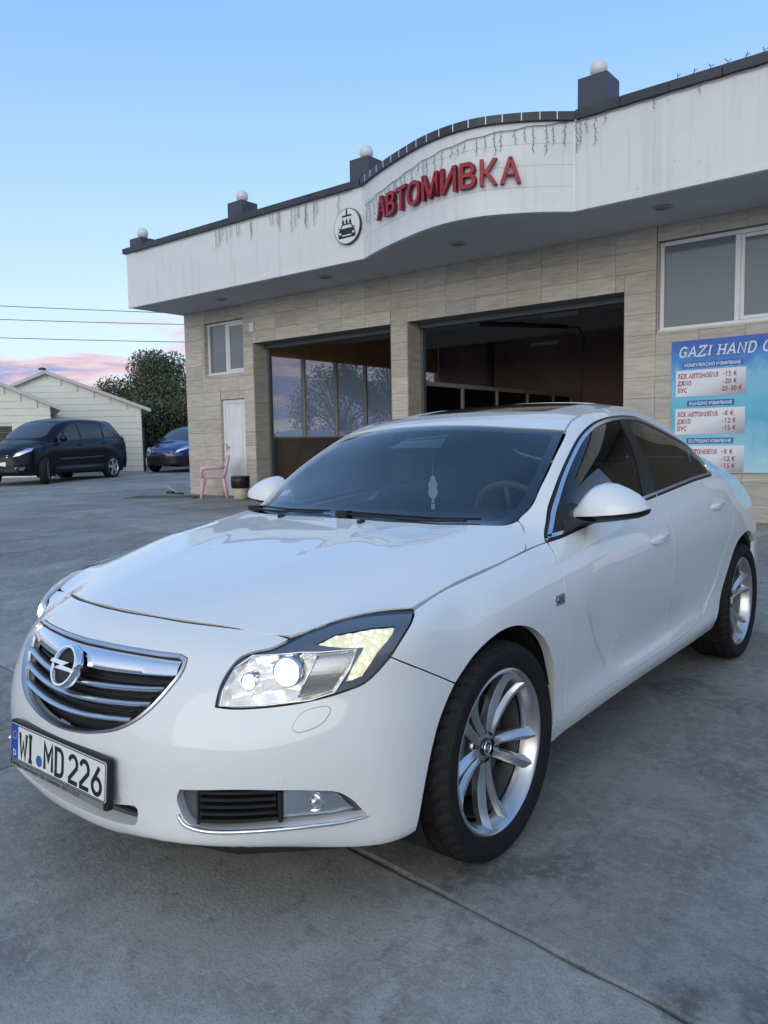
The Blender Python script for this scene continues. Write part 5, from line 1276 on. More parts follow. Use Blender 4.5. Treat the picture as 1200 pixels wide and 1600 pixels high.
for a, b in (((-11.53,FY+.05,.172),(-11.46,FY+.12,2.285)), ((-10.825,FY+.05,.172),(-10.757,FY+.12,2.285)), ((-11.459,FY+.05,2.20),(-10.826,FY+.12,2.285))): bevel(bo('door_frame', MB().box(a, b), M['pvc'], dw), .006, 1)
bevel(bo('door_panel', MB().box((-11.36,FY+.055,.36),(-10.93,FY+.071,2.08)), M['pvc'], dw), .008, 2)
bo('door_handle', MB().box((-11.44,FY+.02,1.18),(-11.41,FY+.069,1.32)).box((-11.439,FY+.012,1.245),(-11.33,FY+.03,1.27)), M['satin'], dw)
bo('junction_box', MB().box((-10.50, FY-.04, 3.66), (-10.36, FY-.0105, 3.84)), M['pvc'])
# ------------------------------------------------------------------ signs on the building
M['red'] = mat('sign_red', (.33,.018,.03), rough=.45); M['redside'] = mat('sign_red_side', (.16,.012,.02), rough=.5)
bl3 = np.array(spline(FBU, .01)); seglen = np.r_[0, np.cumsum(np.linalg.norm(np.diff(bl3, axis=0), axis=1))]
def on_bulge(sv):
    x = np.interp(sv, seglen, bl3[:, 0]); y = np.interp(sv, seglen, bl3[:, 1]); k = min(max(np.searchsorted(seglen, sv), 1), len(bl3)-1)
    d = bl3[min(k+6, len(bl3)-1)]-bl3[max(k-6, 0)]; d = d/np.linalg.norm(d); return x, y, d
def s_of_x(x): return float(np.interp(x, bl3[:, 0], seglen))
sg = thing('letter_sign', 'raised red capital letters \u0410\u0412\u0422\u041e\u041c\u0418\u0412\u041a\u0410 across the bulging white fascia', 'sign', (-4.3, 7.1, 4.6))
SO = Vector((-4.3, 7.1, 4.6))
word = '\u0410\u0412\u0422\u041e\u041c\u0418\u0412\u041a\u0410'
SPAN = [(.680,.965),(.992,1.235),(1.265,1.545),(1.570,1.885),(1.918,2.232),(2.268,2.530),(2.568,2.800),(2.838,3.075),(3.095,3.370)]
for ch, (sa, sb) in zip(word, SPAN):
    v, f = text_mesh(ch, .425, .0075, .03, 1.0, 'LEFT')
    x0_, x1_ = min(p[0] for p in v), max(p[0] for p in v); zb = 4.635+.045*max(0, 1-(sa-.68)/.9)
    P = []; dm = on_bulge((sa+sb)/2)[2]; n = Vector((dm[1], -dm[0], 0)); xm, ym, _ = on_bulge((sa+sb)/2)
    for a, b, c in v:
        q = Vector((xm, ym, 0))+Vector((dm[0], dm[1], 0))*((a-x0_)/(x1_-x0_)-.5)*(sb-sa)+n*(.05+c); P.append((q.x-SO.x, q.y-SO.y, zb+b*1.03-SO.z))
    o = obj('letter', P, f, M['red'], sg)
    o.data.materials.append(M['redside'])
    for q in o.data.polygons:
        if abs(q.normal.dot(n)) < .5: q.material_index = 1
# round logo
lg = thing('round_logo_sign', 'round white sign with a car under a shower of drops on the left fascia', 'sign', (-6.50, 7.86, 4.82))
lp = lambda a, b, d: (a*.287, -d, b*.287)
circ = lambda cx, cy, r, n=40: [(cx+r*math.cos(t), cy+r*math.sin(t)) for t in np.linspace(0, 2*math.pi, n+1)[:-1]]
bevel(MB().prism(circ(0,0,1), .01, .055, lp).obj('rim', M['coping'], lg), .003, 1)
MB().prism(circ(0,0,.955), .055, .058, lp).obj('face', M['fascia'], lg)
def sym(name, polys, d1=.061):
    for p_ in polys: MB().prism(p_, .058, d1, lp).obj(name, M['ink'], lg)
sym('shower_head', [[(-.055,.62),(.055,.62),(.055,.93),(-.055,.93)], [(-.36,.52),(.36,.52),(.36,.62),(-.36,.62)]])
for cx in (-.27, 0, .27): sym('water_drop', [[(cx, .44)]+[(cx+.085*math.cos(t), .22+.10*math.sin(t)) for t in np.linspace(.5, -math.pi-.5, 12)]])
sym('car_roof', [[(-.50,-.10),(-.38,.10),(-.30,.14),(.30,.14),(.38,.10),(.50,-.10),(.42,-.10),(.32,.05),(.26,.07),(-.26,.07),(-.32,.05),(-.42,-.10)]])
sym('car_mirror', [[(-.66,-.06),(-.54,-.06),(-.50,-.12),(-.62,-.12)], [(.66,-.06),(.54,-.06),(.50,-.12),(.62,-.12)]])
sym('car_body', [[(-.50,-.105),(.50,-.105),(.60,-.24),(.64,-.34),(.64,-.58),(.60,-.64),(-.60,-.64),(-.64,-.58),(-.64,-.34),(-.60,-.24)]])
for p_ in ([(-.58,-.28),(-.40,-.36),(-.42,-.44),(-.56,-.42)], [(.58,-.28),(.40,-.36),(.42,-.44),(.56,-.42)], [(-.34,-.47),(.34,-.47),(.34,-.53),(-.34,-.53)]): MB().prism(p_, .0612, .063, lp).obj('car_light', M['fascia'], lg)
# icicle light strings
M['wire'] = mat('dark_wire', (.07,.07,.07), rough=.6)
def icicles(label, path, drops, spec):
    """path: list of 3D points of the cable; hanging drops of small twisted wire at fractions along it"""
    t = thing('icicle_lights', label, 'string lights', path[0], 0, 'icicle lights on the fascia'); o = Vector(path[0])
    MB().tube([tuple(Vector(p)-o) for p in path], .005, 5).obj('cable', M['wire'], t)
    A = np.array(path); sl = np.r_[0, np.cumsum(np.linalg.norm(np.diff(A, axis=0), axis=1))]
    for fr_, L in drops:
        p0 = Vector([float(np.interp(fr_*sl[-1], sl, A[:, k])) for k in range(3)])-o
        n = max(2, int(L/.045)); pts = [tuple(p0)]; d = MB()
        for i in range(1, n+1):
            q = (p0.x+rnd.uniform(-.012, .012), p0.y+rnd.uniform(-.006, .004), p0.z-L*i/n); pts.append(q)
            b = rnd.choice((-1, 1)); d.tube([q, (q[0]+b*.022, q[1]-.003, q[2]-.03)], .0030, 4)
        d.tube(pts, .003, 4); w_ = d.obj('light_drop', M['wire'], t); w_['kind'] = 'stuff'
    return t
fx = lambda x, z, o=.03: (x, 7.86-o, z)
icicles('dark icicle light string under the coping of the left straight fascia', [fx(-12.5+6.1*i/30, 5.375+.006*math.sin(i*2.1)) for i in range(31)], [(rnd.uniform(.42, .99), rnd.uniform(.12, .42)) for _ in range(26)], 0)
pb = []
for i in range(36):
    sv = seglen[-1]*(.03+.95*i/35); x, y, d = on_bulge(sv); pb.append((x+d[1]*.02, y-d[0]*.02, 5.06+.32*(i/35)**1.15+.01*math.sin(i*1.7)))
icicles('slack icicle light string running above the red letters', pb, [((i+.5)/30+rnd.uniform(-.01, .01), rnd.uniform(.10, .34)) for i in range(30)], 0)
rr_ = lambda i, n: (-2.46+3.4*i/n, 7.735-.015*3.4*i/n/1.0-.03, 5.385+.007*math.sin(i*1.9))
icicles('icicle light string tangled along the coping of the right fascia', [rr_(i, 30) for i in range(31)], [(.005,.38),(.02,.30),(.045,.16),(.08,.34),(.12,.12),(.30,.10),(.46,.08),(.86,.22),(.93,.2)], 0)
tw = thing('bare_light_wire', 'loose twigs of light wire sticking up from the right coping', 'wire', (-1.2, 7.75, 5.52))
for k in range(9):
    x = k*.19; MB().tube([(x,0,0),(x+.02,0,.05),(x+rnd.uniform(-.03,.05),0,.09)], .005, 4).tube([(x+.02,0,.05),(x+.06,0,.07)], .004, 4).obj('twig', M['wire'], tw)
# price board
def board_mat():
    m = mat('board_print', (.1,.4,.6), rough=.35, coat=.2); n = m.node_tree; b = n.nodes['Principled BSDF']; L = n.links.new
    t = n.nodes.new('ShaderNodeTexCoord'); s_ = n.nodes.new('ShaderNodeSeparateXYZ'); L(t.outputs['Generated'], s_.inputs[0])
    x = n.nodes.new('ShaderNodeTexNoise'); x.inputs['Scale'].default_value = 3.2; x.inputs['Detail'].default_value = 5; x.inputs['Distortion'].default_value = 1.2; L(t.outputs['Object'], x.inputs[0])
    a = n.nodes.new('ShaderNodeMath'); a.operation = 'MULTIPLY_ADD'; L(x.outputs[0], a.inputs[0]); a.inputs[1].default_value = .34; L(s_.outputs[2], a.inputs[2])
    r = n.nodes.new('ShaderNodeValToRGB'); e = r.color_ramp.elements
    for p_, c in ((.02,(.50,.72,.80)),(.22,(.30,.62,.74)),(.45,(.10,.42,.62)),(.60,(.16,.52,.68)),(.74,(.20,.50,.70)),(.86,(.06,.25,.60)),(.997,(.03,.13,.48))):
        k = e.new(p_); k.color = (*c, 1)
    e.remove(e[0]); e.remove(e[-1])
    sh = n.nodes.new('ShaderNodeMath'); sh.operation = 'ADD'; L(a.outputs[0], sh.inputs[0]); sh.inputs[1].default_value = -.13; L(sh.outputs[0], r.inputs[0]); L(r.outputs[0], b.inputs['Base Color']); return m
def card_mat():
    m = mat('board_card', (.7,.7,.74), rough=.4); n = m.node_tree; b = n.nodes['Principled BSDF']; L = n.links.new
    t = n.nodes.new('ShaderNodeTexCoord'); s_ = n.nodes.new('ShaderNodeSeparateXYZ'); L(t.outputs['Generated'], s_.inputs[0])
    a = n.nodes.new('ShaderNodeMath'); a.operation = 'SUBTRACT'; L(s_.outputs[0], a.inputs[0]); L(s_.outputs[2], a.inputs[1])
    r = n.nodes.new('ShaderNodeValToRGB'); e = r.color_ramp.elements; e[0].position = .0; e[0].color = (.78,.78,.81,1); e[1].position = .9; e[1].color = (.36,.34,.40,1); L(a.outputs[0], r.inputs[0]); L(r.outputs[0], b.inputs['Base Color']); return m
sx0, sz0, sw_, sh_ = -1.675, .80, 2.55, 1.83
bd = thing('price_board', 'blue and aqua price board headed GAZI HAND C on the tiled wall', 'sign', (sx0, FY-.03, sz0))
bevel(MB().box((0,-.012,0),(sw_,.012,sh_)).obj('panel', board_mat(), bd), .002, 1)
cardm = card_mat(); hdr = mat('board_header', (.03,.14,.42), rough=.4); M['bred'] = mat('board_red', (.36,.03,.05), rough=.5); M['bwhite'] = mat('board_white', (.78,.79,.80), rough=.5)
Mb = Matrix.Rotation(R(90), 4, 'X')
SG = {'\u041b': [[(.0,0),(.22,.15),(.38,1),(.62,1),(.88,0)]], '\u0415': [[(.95,.85),(.95,1),(.15,1),(.15,0),(.95,0),(.95,.15)],[(.15,.5),(.7,.5)]], '\u041a': [[(.15,0),(.15,1)],[(.85,1),(.2,.5),(.9,0)]], '\u0410': [[(.02,0),(.5,1),(.98,0)],[(.25,.33),(.75,.33)]],
 '\u0412': [[(.15,0),(.15,1),(.6,1)]+arc(.55,.76,.3,.24,90,-90,5)+[(.2,.52)], [(.5,.52)]+arc(.58,.26,.33,.26,90,-90,5)+[(.15,0)]], '\u0422': [[(.5,0),(.5,1)],[(.02,.8),(.02,1),(.98,1),(.98,.8)]], '\u041e': [arc(.5,.5,.46,.5,0,360,14)], '\u041c': [[(.08,0),(.12,1),(.5,.3),(.88,1),(.92,0)]],
 '\u0411': [[(.9,.85),(.9,1),(.15,1),(.15,0),(.55,0)]+arc(.58,.28,.32,.28,-90,90,5)+[(.15,.56)]], '\u0418': [[(.15,1),(.15,0),(.85,1),(.85,0)]], '\u0414': [[(0,-.2),(0,0),(1,0),(1,-.2)],[(.2,0),(.38,1),(.78,1),(.78,0)]], '\u0416': [[(.5,0),(.5,1)],[(0,1),(.42,.5),(0,0)],[(1,1),(.58,.5),(1,0)]], '\u041f': [[(.15,0),(.15,1),(.85,1),(.85,0)]],
 '\u0423': [[(.05,1),(.5,.38)],[(.95,1),(.42,.05),(.15,.0)]], '\u0421': [arc(.52,.5,.44,.5,50,310,12)], '-': [[(.1,.42),(.9,.42)]], '0': [arc(.5,.5,.40,.5,0,360,14)], '1': [[(.2,.8),(.5,1),(.5,0)]], '2': [arc(.5,.72,.38,.28,160,0,6)+[(.1,0),(.9,0),(.9,.15)]], '3': [arc(.48,.75,.34,.25,150,-80,6)+arc(.48,.27,.4,.27,80,-160,7)], '5': [[(.85,1),(.22,1),(.18,.55)]+arc(.48,.3,.38,.3,110,-150,8)], '8': [arc(.5,.75,.32,.25,0,360,12), arc(.5,.26,.4,.26,0,360,12)],
 '\u20ac': [arc(.6,.5,.4,.5,50,310,12), [(.0,.6),(.8,.6)], [(.0,.42),(.75,.42)]], 'G': [arc(.52,.5,.45,.5,45,300,12)+[(.9,.2),(.9,.45),(.6,.45)]], 'Z': [[(.12,.82),(.12,1),(.9,1),(.05,0),(.92,0),(.92,.2)]], 'I': [[(.5,0),(.5,1)]], 'H': [[(.12,0),(.12,1)],[(.88,0),(.88,1)],[(.12,.5),(.88,.5)]], 'N': [[(.1,0),(.1,1),(.9,0),(.9,1)]], 'D': [[(.15,0),(.15,1),(.5,1)]+arc(.5,.5,.42,.5,80,-80,8)+[(.5,0),(.15,0)]], 'A': [[(.02,0),(.5,1),(.98,0)],[(.25,.33),(.75,.33)]], 'C': [arc(.52,.5,.45,.5,45,315,12)], 'R': [[(.15,0),(.15,1),(.55,1)]+arc(.55,.75,.3,.25,90,-90,5)+[(.2,.5)],[(.5,.5),(.95,0)]], 'W': [[(.02,1),(.28,0),(.5,.8),(.72,0),(.98,1)]], 'S': [arc(.5,.75,.36,.25,30,270,7)+arc(.5,.25,.4,.25,90,-150,7)]}
def serif_line(txt, x, z, h, t, m, parent, adv=.78, slant=0, serif=1.1, lift=.016, width=None):
    g = []; cx = 0.0
    for ch in txt:
        if ch == ' ': cx += h*.42; continue
        w = h*(.36 if ch == 'I' else .5 if ch == '-' else .62 if ch in '0123456789' else .95 if ch in '\u0416\u041cW' else adv*.95)
        g.append((cx, w, [st for st in SG[ch]])); cx += w+h*.20
    k = (width/cx) if width else 1
    for x0, w, st in g:
        stroke_glyphs('lettering', [(x0*k, w*k, st)], h, t, m, parent, lambda a, b, d: (x+a+b*slant, -d, z+b), lift, lift+.0008, serif)
serif_line('GAZI HAND CAR WASH', .10, sh_-.225, .135, .020, M['bwhite'], bd, slant=.2, serif=1.3)
rows = [(1.385, '\u041a\u041e\u041c\u041f\u041b\u0415\u041a\u0421\u041d\u041e \u0418\u0417\u041c\u0418\u0412\u0410\u041d\u0415', ('-15 \u20ac', '-20 \u20ac', '-20-30 \u20ac')), (.855, '\u0412\u042a\u041d\u0428\u041d\u041e \u0418\u0417\u041c\u0418\u0412\u0410\u041d\u0415', ('-8 \u20ac', '-12 \u20ac', '-15 \u20ac')), (.335, '\u0412\u042a\u0422\u0420\u0415\u0428\u041d\u041e \u0418\u0417\u041c\u0418\u0412\u0410\u041d\u0415', ('-8 \u20ac', '-12 \u20ac', '-15 \u20ac'))]
for zb, head, pr in rows:
    c = MB().box((.065,-.0145,zb-.325),(.985,-.0125,zb+.035)).obj('price_card', cardm, bd)
    w_ = .80 if len(head) > 17 else .62; xo = .15+(.80-w_)*.42
    MB().box((xo,-.0145,zb+.065),(xo+w_,-.0125,zb+.145)).obj('heading_strip', hdr, bd)
    v, f = text_mesh(head, .062, .0012, 0, 1.0, 'CENTER'); wx = max(p[0] for p in v)-min(p[0] for p in v)
    obj('heading', [(xo+w_/2+a*(w_-.06)/wx, -.0150, zb+.082+b) for a, b, c_ in v], f, M['bwhite'], bd)
    for i, (nm, p_) in enumerate(zip(('\u041b\u0415\u041a \u0410\u0412\u0422\u041e\u041c\u041e\u0411\u0418\u041b', '\u0414\u0416\u0418\u041f', '\u0411\u0423\u0421'), pr)):
        z = zb-.075-i*.098
        serif_line(nm, .095, z, .060, .0092, M['bred'], bd, width=(.55 if i == 0 else .19 if i == 1 else .135))
        serif_line(p_, .69 if '20-30' not in p_ else .655, z+.004, .057, .0092, M['bred'], bd, width=(.19 if len(p_) < 6 else .29) if len(p_) > 4 else .16)
MB().prism([(1.385+.12*math.cos(t), 1.12+.13*math.sin(t)) for t in np.linspace(0, 2*math.pi, 25)[:-1]], .0125, .0145, lambda a, b, d: (a, -d, b)).obj('printed_wheel', M['ink'], bd)
# ------------------------------------------------------------------ things in front of the car wash
M['pink'] = mat('pink_plastic', (.70,.46,.50), rough=.45, var=.12, vscale=6)
ch = thing('plastic_chair', 'pink plastic armchair standing in front of the white door', 'chair', (-11.12, 8.60, .167), R(-38))
def leg(x, y, x2, y2): MB().tube([(x, y, .44), ((x+x2)/2, (y+y2)/2, .22), (x2, y2, 0)], [.050,.044,.038], 8).obj('leg', M['pink'], ch, True)
for sx in (-1, 1): leg(sx*.23, -.21, sx*.27, -.26); leg(sx*.20, .20, sx*.24, .28)
st_ = []
for i in range(9):
    for j in range(9):
        x = -.25+.5*i/8; y = -.24+.46*j/8; st_.append((x, y, .445+.02*((x/.25)**2)-.018*math.sin(math.pi*j/8)))
seat_ = obj('seat', st_, [(i*9+j, (i+1)*9+j, (i+1)*9+j+1, i*9+j+1) for i in range(8) for j in range(8)], M['pink'], ch, True)
m_ = seat_.modifiers.new('t', 'SOLIDIFY'); m_.thickness = .018
bk = MB()
for k in range(5):
    x = -.17+.085*k; bk.tube([(x*.9, .20, .45), (x, .25, .62), (x*1.05, .30, .80)], 1, 4, prof=[(-.036,-.036),(.036,-.036),(.036,.036),(-.036,.036)])
    bk.obj('back_slat', M['pink'], ch); bk = MB()
MB().tube([(-.24,.21,.45),(-.25,.26,.62),(-.235,.30,.78),(-.18,.32,.86),(0,.33,.88),(.18,.32,.86),(.235,.30,.78),(.25,.26,.62),(.24,.21,.45)], .04, 8).obj('back_frame', M['pink'], ch, True)
for sx in (-1, 1): MB().tube([(sx*.24,.27,.66),(sx*.285,.12,.665),(sx*.29,-.12,.66),(sx*.275,-.23,.635),(sx*.255,-.25,.52),(sx*.24,-.22,.44)], [.032,.046,.046,.042,.036,.036], 8).obj('armrest', M['pink'], ch, True)
bn = thing('waste_bin', 'beige plastic waste bin with a black liner and brown rim beside the door', 'bin', (-10.32, 8.66, .167))
M['binc'] = mat('bin_plastic', (.46,.41,.30), rough=.5); M['liner'] = mat('bin_liner', (.012,.012,.013), rough=.25, bump=.6, bscale=25)
MB().lathe([(0,.006),(.135,.006),(.14,0),(.145,.006),(.172,.30),(.168,.30)], 32).obj('body', M['binc'], bn, True)
lv = MB().lathe([(.166,.24),(.178,.235),(.190,.26),(.193,.40),(.187,.462),(.178,.462),(.150,.30),(0,.28)], 40)
lv.v = [(x*(1+.03*math.sin(9*math.atan2(y, x)+z*20)), y*(1+.03*math.sin(9*math.atan2(y, x)+z*20)), z) for x, y, z in lv.v]; lv.obj('liner', M['liner'], bn, True)
MB().lathe([(.180,.455),(.196,.458),(.198,.478),(.186,.484),(.176,.470)], 36).obj('rim', mat('bin_rim', (.12,.05,.03), rough=.5), bn, True)
mt = thing('floor_grate', 'flat rusty metal plate lying on the concrete at the corner of the car wash', 'metal plate', (-12.35, 8.25, gz(-12.35, 8.25)+.004), R(28))
bevel(MB().box((-.80,-.32,0),(.80,.32,.018)).obj('plate', mat('rusty_plate', (.07,.058,.05), rough=.7, var=.4, vscale=6), mt), .004, 1)
MB().box((-.82,-.35,-.006),(.82,-.322,.022)).obj('edge_bar', M['trim'], mt)
stp = thing('wooden_stick', 'short pale stick leaning at the far corner of the car wash', 'stick', (-13.0, 9.0, gz(-13, 9)))
MB().tube([(-.35,-.05,.20),(.1,.0,.02)], .018, 6).obj('stick', M['binc'], stp, True); MB().box((-.25,-.08,0),(-.05,.02,.05)).box((.12,-.1,0),(.32,.0,.035)).obj('rubble', M['joint'], stp)['kind'] = 'stuff'

# ------------------------------------------------------------------ the two vehicles in the background
Z2 = 1.12
FR2 = [[(x, y*1.0, z*Z2-.01) for x, y, z in c] for c in FRONT]
SD2 = [[(x, z*Z2-.01) for x, z in s_] for s_ in SIDE]
SD2[7] = [(.86,.29),(.885,.36),(.895,.48),(.90,.60),(.895,.73),(.885,.85),(.865,.98),(.83,1.12),(.80,1.20)]
SD2[8] = [(.82,.30),(.845,.37),(.86,.48),(.862,.60),(.86,.73),(.85,.85),(.835,.98),(.80,1.12),(.765,1.195)]
ST2 = [.1,.3,1.0,1.6,2.2,2.7,3.0,3.4,3.62]; YS2 = [.1,.3,.55,.9,1.3,1.8,2.35,2.85,3.3,3.42,3.52,3.6]
RE2 = [[(x*.96,y-.03,.31),(x*1.04,y,.37),(x*1.08,y+.02,.48),(x*1.09,y+.02,.60),(x*1.09,y+.02,.73),(x*1.08,y+.01,.85),(x*1.07,y,.98),(x*1.04,y-.03,1.12),(x*1.0,y-.05,1.19)] for x, y in ((.72,3.70),(.58,3.76),(.42,3.80),(.22,3.83),(0,3.84))]
HO2 = [[(0,-.57,.945),(.205,-.555,.94),(.39,-.52,.932),(.55,-.475,.915)], [(0,-.42,1.0),(.21,-.415,.998),(.41,-.39,.985),(.61,-.345,.955)], [(0,-.28,1.045),(.22,-.275,1.042),(.42,-.26,1.03),(.62,-.22,.995)], [(0,-.14,1.085),(.22,-.135,1.08),(.43,-.12,1.066),(.63,-.08,1.03)], [(0,-.01,1.12),(.24,0,1.115),(.47,.03,1.10),(.66,.08,1.07)]]
CA2 = [[(0,.14,1.21),(.25,.15,1.205),(.48,.17,1.19),(.68,.22,1.14),None], [(0,.42,1.38),(.23,.425,1.375),(.45,.44,1.362),(.65,.48,1.33),(.765,.56,1.25)], [(0,.76,1.565),(.22,.765,1.56),(.43,.785,1.545),(.62,.83,1.52),(.715,.88,1.47)], [(0,1.12,1.665),(.21,1.12,1.66),(.41,1.13,1.645),(.59,1.17,1.622),(.69,1.25,1.575)], [(0,1.6,1.71),(.20,1.6,1.705),(.40,1.6,1.692),(.575,1.65,1.665),(.678,1.75,1.60)], [(0,2.2,1.715),(.20,2.2,1.71),(.40,2.2,1.697),(.575,2.2,1.668),(.68,2.3,1.595)], [(0,2.75,1.695),(.20,2.75,1.69),(.40,2.75,1.676),(.575,2.75,1.645),(.69,2.82,1.55)], [(0,3.2,1.655),(.20,3.2,1.65),(.40,3.19,1.632),(.585,3.18,1.59),None], [(0,3.46,1.53),(.20,3.455,1.525),(.40,3.44,1.51),(.59,3.41,1.46),None], [(0,3.61,1.36),(.20,3.605,1.355),(.40,3.59,1.345),(.61,3.55,1.31),None], [(0,3.72,1.24),(.20,3.715,1.238),(.40,3.70,1.23),(.60,3.66,1.215),None]]
V2 = Body((FR2, ST2, SD2, YS2, RE2, HO2, CA2), lev=3, ax0=.45, ax1=2.9)
M['vglass'] = mat('van_glass', (.012,.014,.018), rough=.05, spec=.8)
M['vglass2'] = mat('van_windscreen', (.05,.06,.075), rough=.05, spec=.9)
def oval(cy, cz, ry, rz_, n=28): return [(cy+ry*math.cos(t), cz+rz_*math.sin(t)) for t in np.linspace(0, 2*math.pi, n+1)[:-1]]
def simple_wheel(parent, x, y, r, steer=0):
    s_ = 1 if x > 0 else -1
    w = thing('wheel', '', ''); del w['label']; del w['category']; w.parent = parent; w.location = (x, y, r); w.rotation_euler = (R(11), 0, (0 if s_ > 0 else math.pi)+steer)
    MB().lathe([(r*.70,-.10),(r*.92,-.105),(r,-.075),(r,.075),(r*.92,.105),(r*.70,.10)], 40, axis='X').obj('tyre', M['rubber'], w, True)
    m = MB().lathe([(r*.72,.095),(r*.67,.10),(r*.63,.08),(r*.61,.0),(0,.0)], 40, axis='X')
    for k in range(5):
        a = k*2*math.pi/5; c, s2 = math.cos(a), math.sin(a)
        m.prism([(-.035,.02),(.035,.02),(.05,r*.66),(-.05,r*.66)], .055, .095, lambda p, q, d: (d, p*c-q*s2, p*s2+q*c))
    m.lathe([(0,.10),(.05,.098),(.06,.06)], 20, axis='X'); autosmooth(m.obj('rim', M['alloy'], w), 35)
def van(name, label, cat, loc, rz, paint, low, wheelr, low_h, steer):
    t = thing(name, label, cat, loc, rz)
    me_ = obj('body', V2.V, V2.T, paint, t, normals=V2.N)
    pan = lambda nm, dom, pl, m, **k: panel(V2, nm, dom, pl, m, t, res=k.pop('res', .05), gap=0, off=k.pop('off', .004), flange=.005, lap=0, **k)
    pan('windscreen', 'top', [(-.60,.20),(-.40,.10),(0,.06),(.40,.10),(.60,.20),(.655,.34),(.60,.68),(.565,.84),(.40,.795),(0,.765),(-.40,.795),(-.565,.84),(-.60,.68),(-.655,.34)], M['vglass2'])
    for nm, pl in (('front_quarter_window', [(.44,1.055),(.80,1.075),(.80,1.36),(.62,1.24)]), ('front_window', [(.86,1.08),(1.50,1.115),(1.44,1.545),(1.22,1.52),(1.05,1.46),(.86,1.36)]), ('rear_side_window', [(1.56,1.12),(2.52,1.165),(2.50,1.535),(1.51,1.555)]), ('quarter_window', [(2.60,1.17),(3.12,1.20),(3.06,1.36),(2.90,1.49),(2.58,1.53)])): pan(nm, 'side', pl, M['vglass'], mirror=True)
    pan('side_strip', 'side', [(.52,.60),(2.42,.645),(2.42,.675),(.52,.635)], M['trim'], off=.010, mirror=True)
    hl = [V2.uv('front', p) for p in ((.50,-.79,.69),(.62,-.66,.73),(.80,-.42,.84),(.815,-.36,.90),(.70,-.47,.89),(.52,-.66,.79))]
    pan('headlight', 'front', hl, M['reflector'], res=.03, mirror=True)
    fg = [V2.uv('front', p) for p in ((.52,-.83,.36),(.72,-.66,.36),(.74,-.60,.45),(.55,-.79,.44))]
    pan('fog_lamp', 'front', fg, M['signal'], res=.03, mirror=True)
    gu = V2.uv('front', (.40,-.80,.7))[0]
    pan('grille', 'front', [(-gu,.735),(-gu*.9,.66),(gu*.9,.66),(gu,.735)], M['black'], off=.005)
    for z in (.675,.72): pan('grille_bar', 'front', [(-gu*.94,z),(gu*.94,z),(gu*.94,z+.014),(-gu*.94,z+.014)], M['chrome'], off=.014)
    pan('lower_grille', 'front', [(-.42,.30),(.42,.30),(.46,.44),(-.46,.44)], M['black'], off=.005)
    pan('number_plate', 'front', [(-.24,.47),(.24,.47),(.24,.57),(-.24,.57)], M['plate'] if low is None else M['black'], off=.018, res=.1)
    if low is not None:
        pan('bumper', 'front', [(-1.15,.25),(1.15,.25),(1.15,.56),(.9,.62),(-.9,.62),(-1.15,.56)], low, off=.012)
    for y in (0, 2.85): pan('wheel_arch', 'side', [(y+.385*math.cos(a), wheelr+.385*math.sin(a)) for a in np.linspace(R(-25), R(205), 30)], M['well'], off=.003, res=.06, mirror=True)
    for x in (.83, -.83): simple_wheel(t, x, 0, wheelr, steer); simple_wheel(t, x, 2.85, wheelr)
    pan('door_seam', 'side', [(1.53,.40),(1.538,.40),(1.538,1.11),(1.53,1.11)], M['well'], off=.002, mirror=True); pan('door_seam', 'side', [(.50,.42),(.508,.42),(.43,1.03),(.422,1.03)], M['well'], off=.002, mirror=True)
    for y, z in ((1.30,.98), (2.36,1.02)):
        o = MB().tube([(V2.at('side', y, z)[0].x-.005, y, z), (V2.at('side', y+.03, z)[0].x+.03, y+.03, z), (V2.at('side', y+.15, z+.008)[0].x+.03, y+.15, z+.008), (V2.at('side', y+.18, z+.01)[0].x-.005, y+.18, z+.01)], .016, 6).obj('door_handle', paint, t, True); mirror_obj(o)
    o = MB().lathe([(0.001,0),(.06,.02),(.085,.08),(.085,.17),(.06,.21),(0.001,.22)], 14, (.86,.62,1.12), 'X'); o.v = [(x, .62+(y-.62)*.7, 1.14+(z-1.12)*.95) for x, y, z in o.v]; q = o.obj('door_mirror', paint if low is None else M['black'], t, True); mirror_obj(q)
    MB().box((-.80,-.55,.22),(.80,3.5,.33)).obj('underbody', M['well'], t)
    return t
M['navy'] = mat('dark_blue_paint', (.006,.007,.014), rough=.22, spec=.35); M['vblue'] = mat('blue_paint', (.010,.030,.15), rough=.25, coat=1)
rz_ = R(22.0)
mv = van('dark_minivan', 'very dark blue minivan with turned front wheel parked before the cream sheds', 'minivan', (-20.2, 8.9, gz(-20.2, 9.3)), rz_, M['navy'], None, .34, 0, R(30))
mv.scale = (1.06, 1.06, 1.13)
bp0 = at(-7.55, 28.2)
van('blue_van', 'bright blue small van with dark bumper half hidden behind the building corner', 'van', (bp0.x, bp0.y, bp0.z), R(22), M['vblue'], M['black'], .31, .5, 0)

